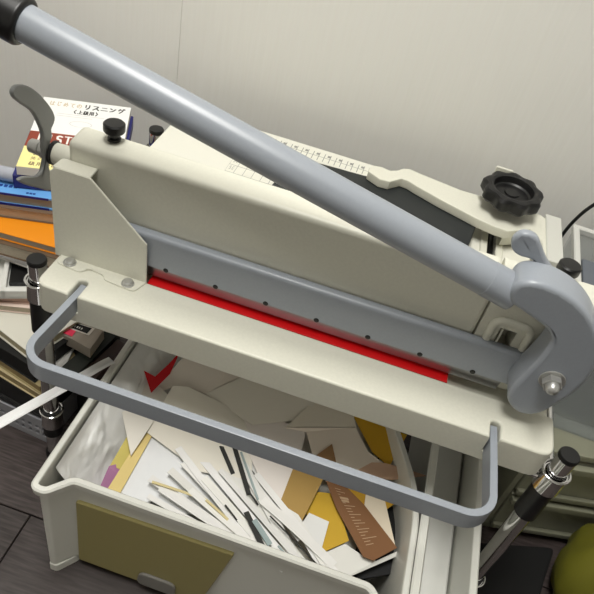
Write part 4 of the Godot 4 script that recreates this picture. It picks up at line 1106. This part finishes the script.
	tag(sheet("red_book", [Vector3(-0.0019, -0.2315, -0.0605), Vector3(0.0159, -0.2315, -0.1451), Vector3(0.0305, -0.2315, -0.1396), Vector3(0.0204, -0.2315, -0.0633)], 0.0115, mat(Color(0.220, 0.130, 0.110), 0.40)), "dark red book lying against the dark green one", "book")
	tag(sheet("label_box", [Vector3(-0.0532, -0.2135, -0.1033), Vector3(-0.0528, -0.2135, -0.1305), Vector3(0.0019, -0.2135, -0.1320), Vector3(0.0018, -0.2135, -0.0939), Vector3(-0.0270, -0.2135, -0.0999)], 0.0175, mat(Color(0.660, 0.620, 0.570), 0.60)), "grey flat box with pink sticker and black name plate", "box")
	var lb := get_node("label_box")
	T = PackedVector3Array()
	quad(T, Vector3(-0.0521, -0.1952, -0.1268), Vector3(-0.0095, -0.1952, -0.1288), Vector3(-0.0103, -0.1952, -0.1140), Vector3(-0.0522, -0.1952, -0.1142))
	obj("plate_border", T, mat(Color(0.920, 0.900, 0.860), 0.60), lb)
	T = PackedVector3Array()
	quad(T, Vector3(-0.0475, -0.1948, -0.1265), Vector3(-0.0129, -0.1948, -0.1271), Vector3(-0.0141, -0.1948, -0.1158), Vector3(-0.0479, -0.1948, -0.1169))
	obj("name_plate", T, mat(Color(0.050, 0.050, 0.050), 0.60), lb)
	T = PackedVector3Array()
	quad(T, Vector3(-0.0523, -0.1944, -0.1144), Vector3(-0.0287, -0.1944, -0.1135), Vector3(-0.0284, -0.1944, -0.1026), Vector3(-0.0506, -0.1944, -0.1039))
	obj("pink_sticker", T, mat(Color(1.000, 0.260, 0.400), 0.60), lb)
	T = PackedVector3Array()
	for k in 6:
		var a: Vector3 = Vector3(-0.0407, -0.1944, -0.1221).lerp(Vector3(-0.0217, -0.1944, -0.1218), k / 6.0)
		add_box(T, a, a + Vector3(0.0012 + 0.0004 * (k % 2), 0.0003, 0.0030))
	obj("name_letters", T, mat(Color(0.88, 0.88, 0.85), 0.6), lb)
	var pt := thing("perforated_tray", "grey perforated plastic tray on the floor by the left post", "tray", Vector3(-0.2671, -0.3530, -0.0587))
	pt.rotation.y = deg_to_rad(-5.348)
	T = PackedVector3Array()
	for rail in [[0.0005, 0.013], [0.0195, 0.0255], [0.032, 0.048]]:
		add_box(T, Vector3(0, rail[0], -0.0030), Vector3(0.2333, rail[1], 0.0), 0.0005)
	for k in int(0.2333 / 0.011) + 1:
		add_box(T, Vector3(0.011 * k, 0.0125, -0.0028), Vector3(minf(0.011 * k + 0.0055, 0.2333), 0.0325, -0.0002))
	add_box(T, Vector3(0, 0.0005, -0.10), Vector3(0.2333, 0.048, -0.097), 0.0008)
	add_box(T, Vector3(0, 0.0005, -0.097), Vector3(0.003, 0.048, -0.003))
	add_box(T, Vector3(0.2333 - 0.003, 0.0005, -0.097), Vector3(0.2333, 0.048, -0.003))
	add_box(T, Vector3(0.003, 0.0005, -0.097), Vector3(0.2333 - 0.003, 0.0035, -0.003))
	obj("body", T, mat(Color(0.56, 0.56, 0.58), 0.5), pt)
	# a long trimming hanging out of the bin
	T = PackedVector3Array()
	add_sweep(T, smooth_path([Vector3(0.0513, -0.1580, -0.0574), Vector3(0.0448, -0.1535, -0.0396), Vector3(0.0314, -0.1380, 0.0136), Vector3(0.0139, -0.1220, 0.0736), Vector3(-0.0057, -0.1130, 0.1264), Vector3(-0.0249, -0.1180, 0.1601)], 5), PackedVector2Array([Vector2(-0.0062, 0.0014), Vector2(0, -0.0016), Vector2(0.0062, 0.0014), Vector2(0.0062, 0.0021), Vector2(0, -0.0008), Vector2(-0.0062, 0.0021)]))
	tag(obj("long_strip", T, mat(Color(0.92, 0.92, 0.92), 0.3), null, 20.0), "long folded glossy white strip hanging out over the bin's left rim", "paper strip")


func build_right_side() -> void:
	# frosted drawer unit on the floor behind the right post
	var du := thing("drawer_unit", "frosted grey plastic drawer unit on the floor behind right rack post", "drawers", Vector3(0.5835, -0.3530, -0.1377))
	du.rotation.y = deg_to_rad(11.722)
	var T := PackedVector3Array()
	add_box(T, Vector3(0, 0.0005, -0.13), Vector3(0.42, 0.012, -0.006), 0.002)
	add_box(T, Vector3(0, 0.188, -0.13), Vector3(0.42, 0.200, -0.002), 0.003)
	add_box(T, Vector3(0, 0.012, -0.13), Vector3(0.008, 0.188, -0.006))
	add_box(T, Vector3(0.412, 0.012, -0.13), Vector3(0.42, 0.188, -0.006))
	add_box(T, Vector3(0.008, 0.012, -0.13), Vector3(0.412, 0.188, -0.124))
	add_box(T, Vector3(0.008, 0.096, -0.12), Vector3(0.412, 0.100, -0.012))
	obj("frame", T, M.frost, du)
	for k in 2:
		T = PackedVector3Array()
		var y0: float = 0.0145 + 0.0875 * k
		add_box(T, Vector3(0.010, y0, -0.120), Vector3(0.410, y0 + 0.079, -0.004), 0.003)
		add_box(T, Vector3(0.010, y0 + 0.067, -0.004), Vector3(0.410, y0 + 0.079, 0.006), 0.002)
		add_box(T, Vector3(0.010, y0, -0.004), Vector3(0.410, y0 + 0.010, 0.003), 0.002)
		obj("drawer", T, M.frost, du)
	# clear box standing on it
	var cb := thing("clear_box", "clear plastic box with a grey sleeve inside behind right end of cutter", "box", Vector3(0.5720, -0.1525, -0.4250))
	cb.rotation.y = deg_to_rad(-2.0)
	T = PackedVector3Array()
	var s := Vector3(0.22, 0.150, 0.24)
	add_box(T, Vector3(0, 0, 0), Vector3(s.x, 0.003, s.z))
	add_box(T, Vector3(0, 0.003, 0), Vector3(0.003, s.y, s.z))
	add_box(T, Vector3(s.x - 0.003, 0.003, 0), Vector3(s.x, s.y, s.z))
	add_box(T, Vector3(0.003, 0.003, 0), Vector3(s.x - 0.003, s.y, 0.003))
	add_box(T, Vector3(0.003, 0.003, s.z - 0.003), Vector3(s.x - 0.003, s.y, s.z))
	obj("walls", T, M.clear, cb)
	T = PackedVector3Array()
	add_box(T, Vector3(-0.003, s.y - 0.006, -0.003), Vector3(s.x + 0.003, s.y + 0.004, 0.006), 0.0015)
	add_box(T, Vector3(-0.003, s.y - 0.006, s.z - 0.006), Vector3(s.x + 0.003, s.y + 0.004, s.z + 0.003), 0.0015)
	add_box(T, Vector3(-0.003, s.y - 0.006, 0.006), Vector3(0.006, s.y + 0.004, s.z - 0.006), 0.0015)
	add_box(T, Vector3(s.x - 0.006, s.y - 0.006, 0.006), Vector3(s.x + 0.003, s.y + 0.004, s.z - 0.006), 0.0015)
	obj("rim", T, mat(Color(0.80, 0.80, 0.78), 0.4), cb)
	T = PackedVector3Array()
	add_box(T, Vector3(0.022, 0.0035, 0.030), Vector3(0.200, 0.125, 0.220), 0.003)
	var gs := obj("grey_sleeve", T, mat(Color(0.40, 0.42, 0.45), 0.6))
	gs.transform = cb.transform
	tag(gs, "grey document sleeve standing inside the clear plastic box", "sleeve")
	# cable
	T = PackedVector3Array()
	add_sweep(T, smooth_path([Vector3(0.5770, -0.1108, -0.4500), Vector3(0.5732, -0.0631, -0.4620), Vector3(0.5744, -0.0320, -0.4620), Vector3(0.5802, -0.0058, -0.4620), Vector3(0.5897, 0.0174, -0.4620), Vector3(0.6091, 0.0452, -0.4620), Vector3(0.6518, 0.0836, -0.4620)], 6), circle(0.0026, 10), Vector3(0, 0, 1))
	tag(obj("black_cable", T, M.rubber), "black cable curving up behind the clear plastic box", "cable")
	# a black slab added to paint the shade on the floor before the drawers
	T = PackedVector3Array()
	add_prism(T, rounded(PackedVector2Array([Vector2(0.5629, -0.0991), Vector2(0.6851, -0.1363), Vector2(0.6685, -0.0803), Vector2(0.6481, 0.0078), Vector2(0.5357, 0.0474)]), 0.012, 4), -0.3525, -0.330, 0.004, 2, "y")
	tag(obj("floor_shade_slab", T, mat(Color(0.015, 0.014, 0.014), 0.9)), "black slab standing for shaded floor between right post and yellow-green bag", "case")
	# yellow-green bag
	var c := Vector3(0.7452, -0.3530, -0.0831)
	var noise := FastNoiseLite.new()
	noise.seed = 11
	noise.frequency = 9.0
	T = PackedVector3Array()
	var prof := [[0.0, 0.0], [0.055, 0.001], [0.070, 0.020], [0.073, 0.050], [0.067, 0.085], [0.054, 0.120], [0.035, 0.150], [0.018, 0.170], [0.022, 0.185], [0.010, 0.195], [0.0, 0.196]]
	var rings := []
	for p in prof:
		var ring := PackedVector3Array()
		for i in 40:
			var t := TAU * i / 40
			var r: float = p[0] * (1.0 + 0.22 * noise.get_noise_3d(cos(t) * 0.12, p[1] * 0.8, sin(t) * 0.12) + 0.02 * sin(t * 9 + p[1] * 40))
			ring.append(Vector3(r * cos(t), p[1] + 0.0008, r * sin(t)))
		rings.append(ring)
	for k in rings.size() - 1:
		for i in 40:
			var j := (i + 1) % 40
			quad(T, rings[k][i], rings[k][j], rings[k + 1][j], rings[k + 1][i])
	fix(T, 0)
	var yb := obj("plastic_bag", T, M.yellow_bag)
	yb.position = c
	tag(yb, "yellow-green plastic bag on the floor in front of the drawer unit", "bag")
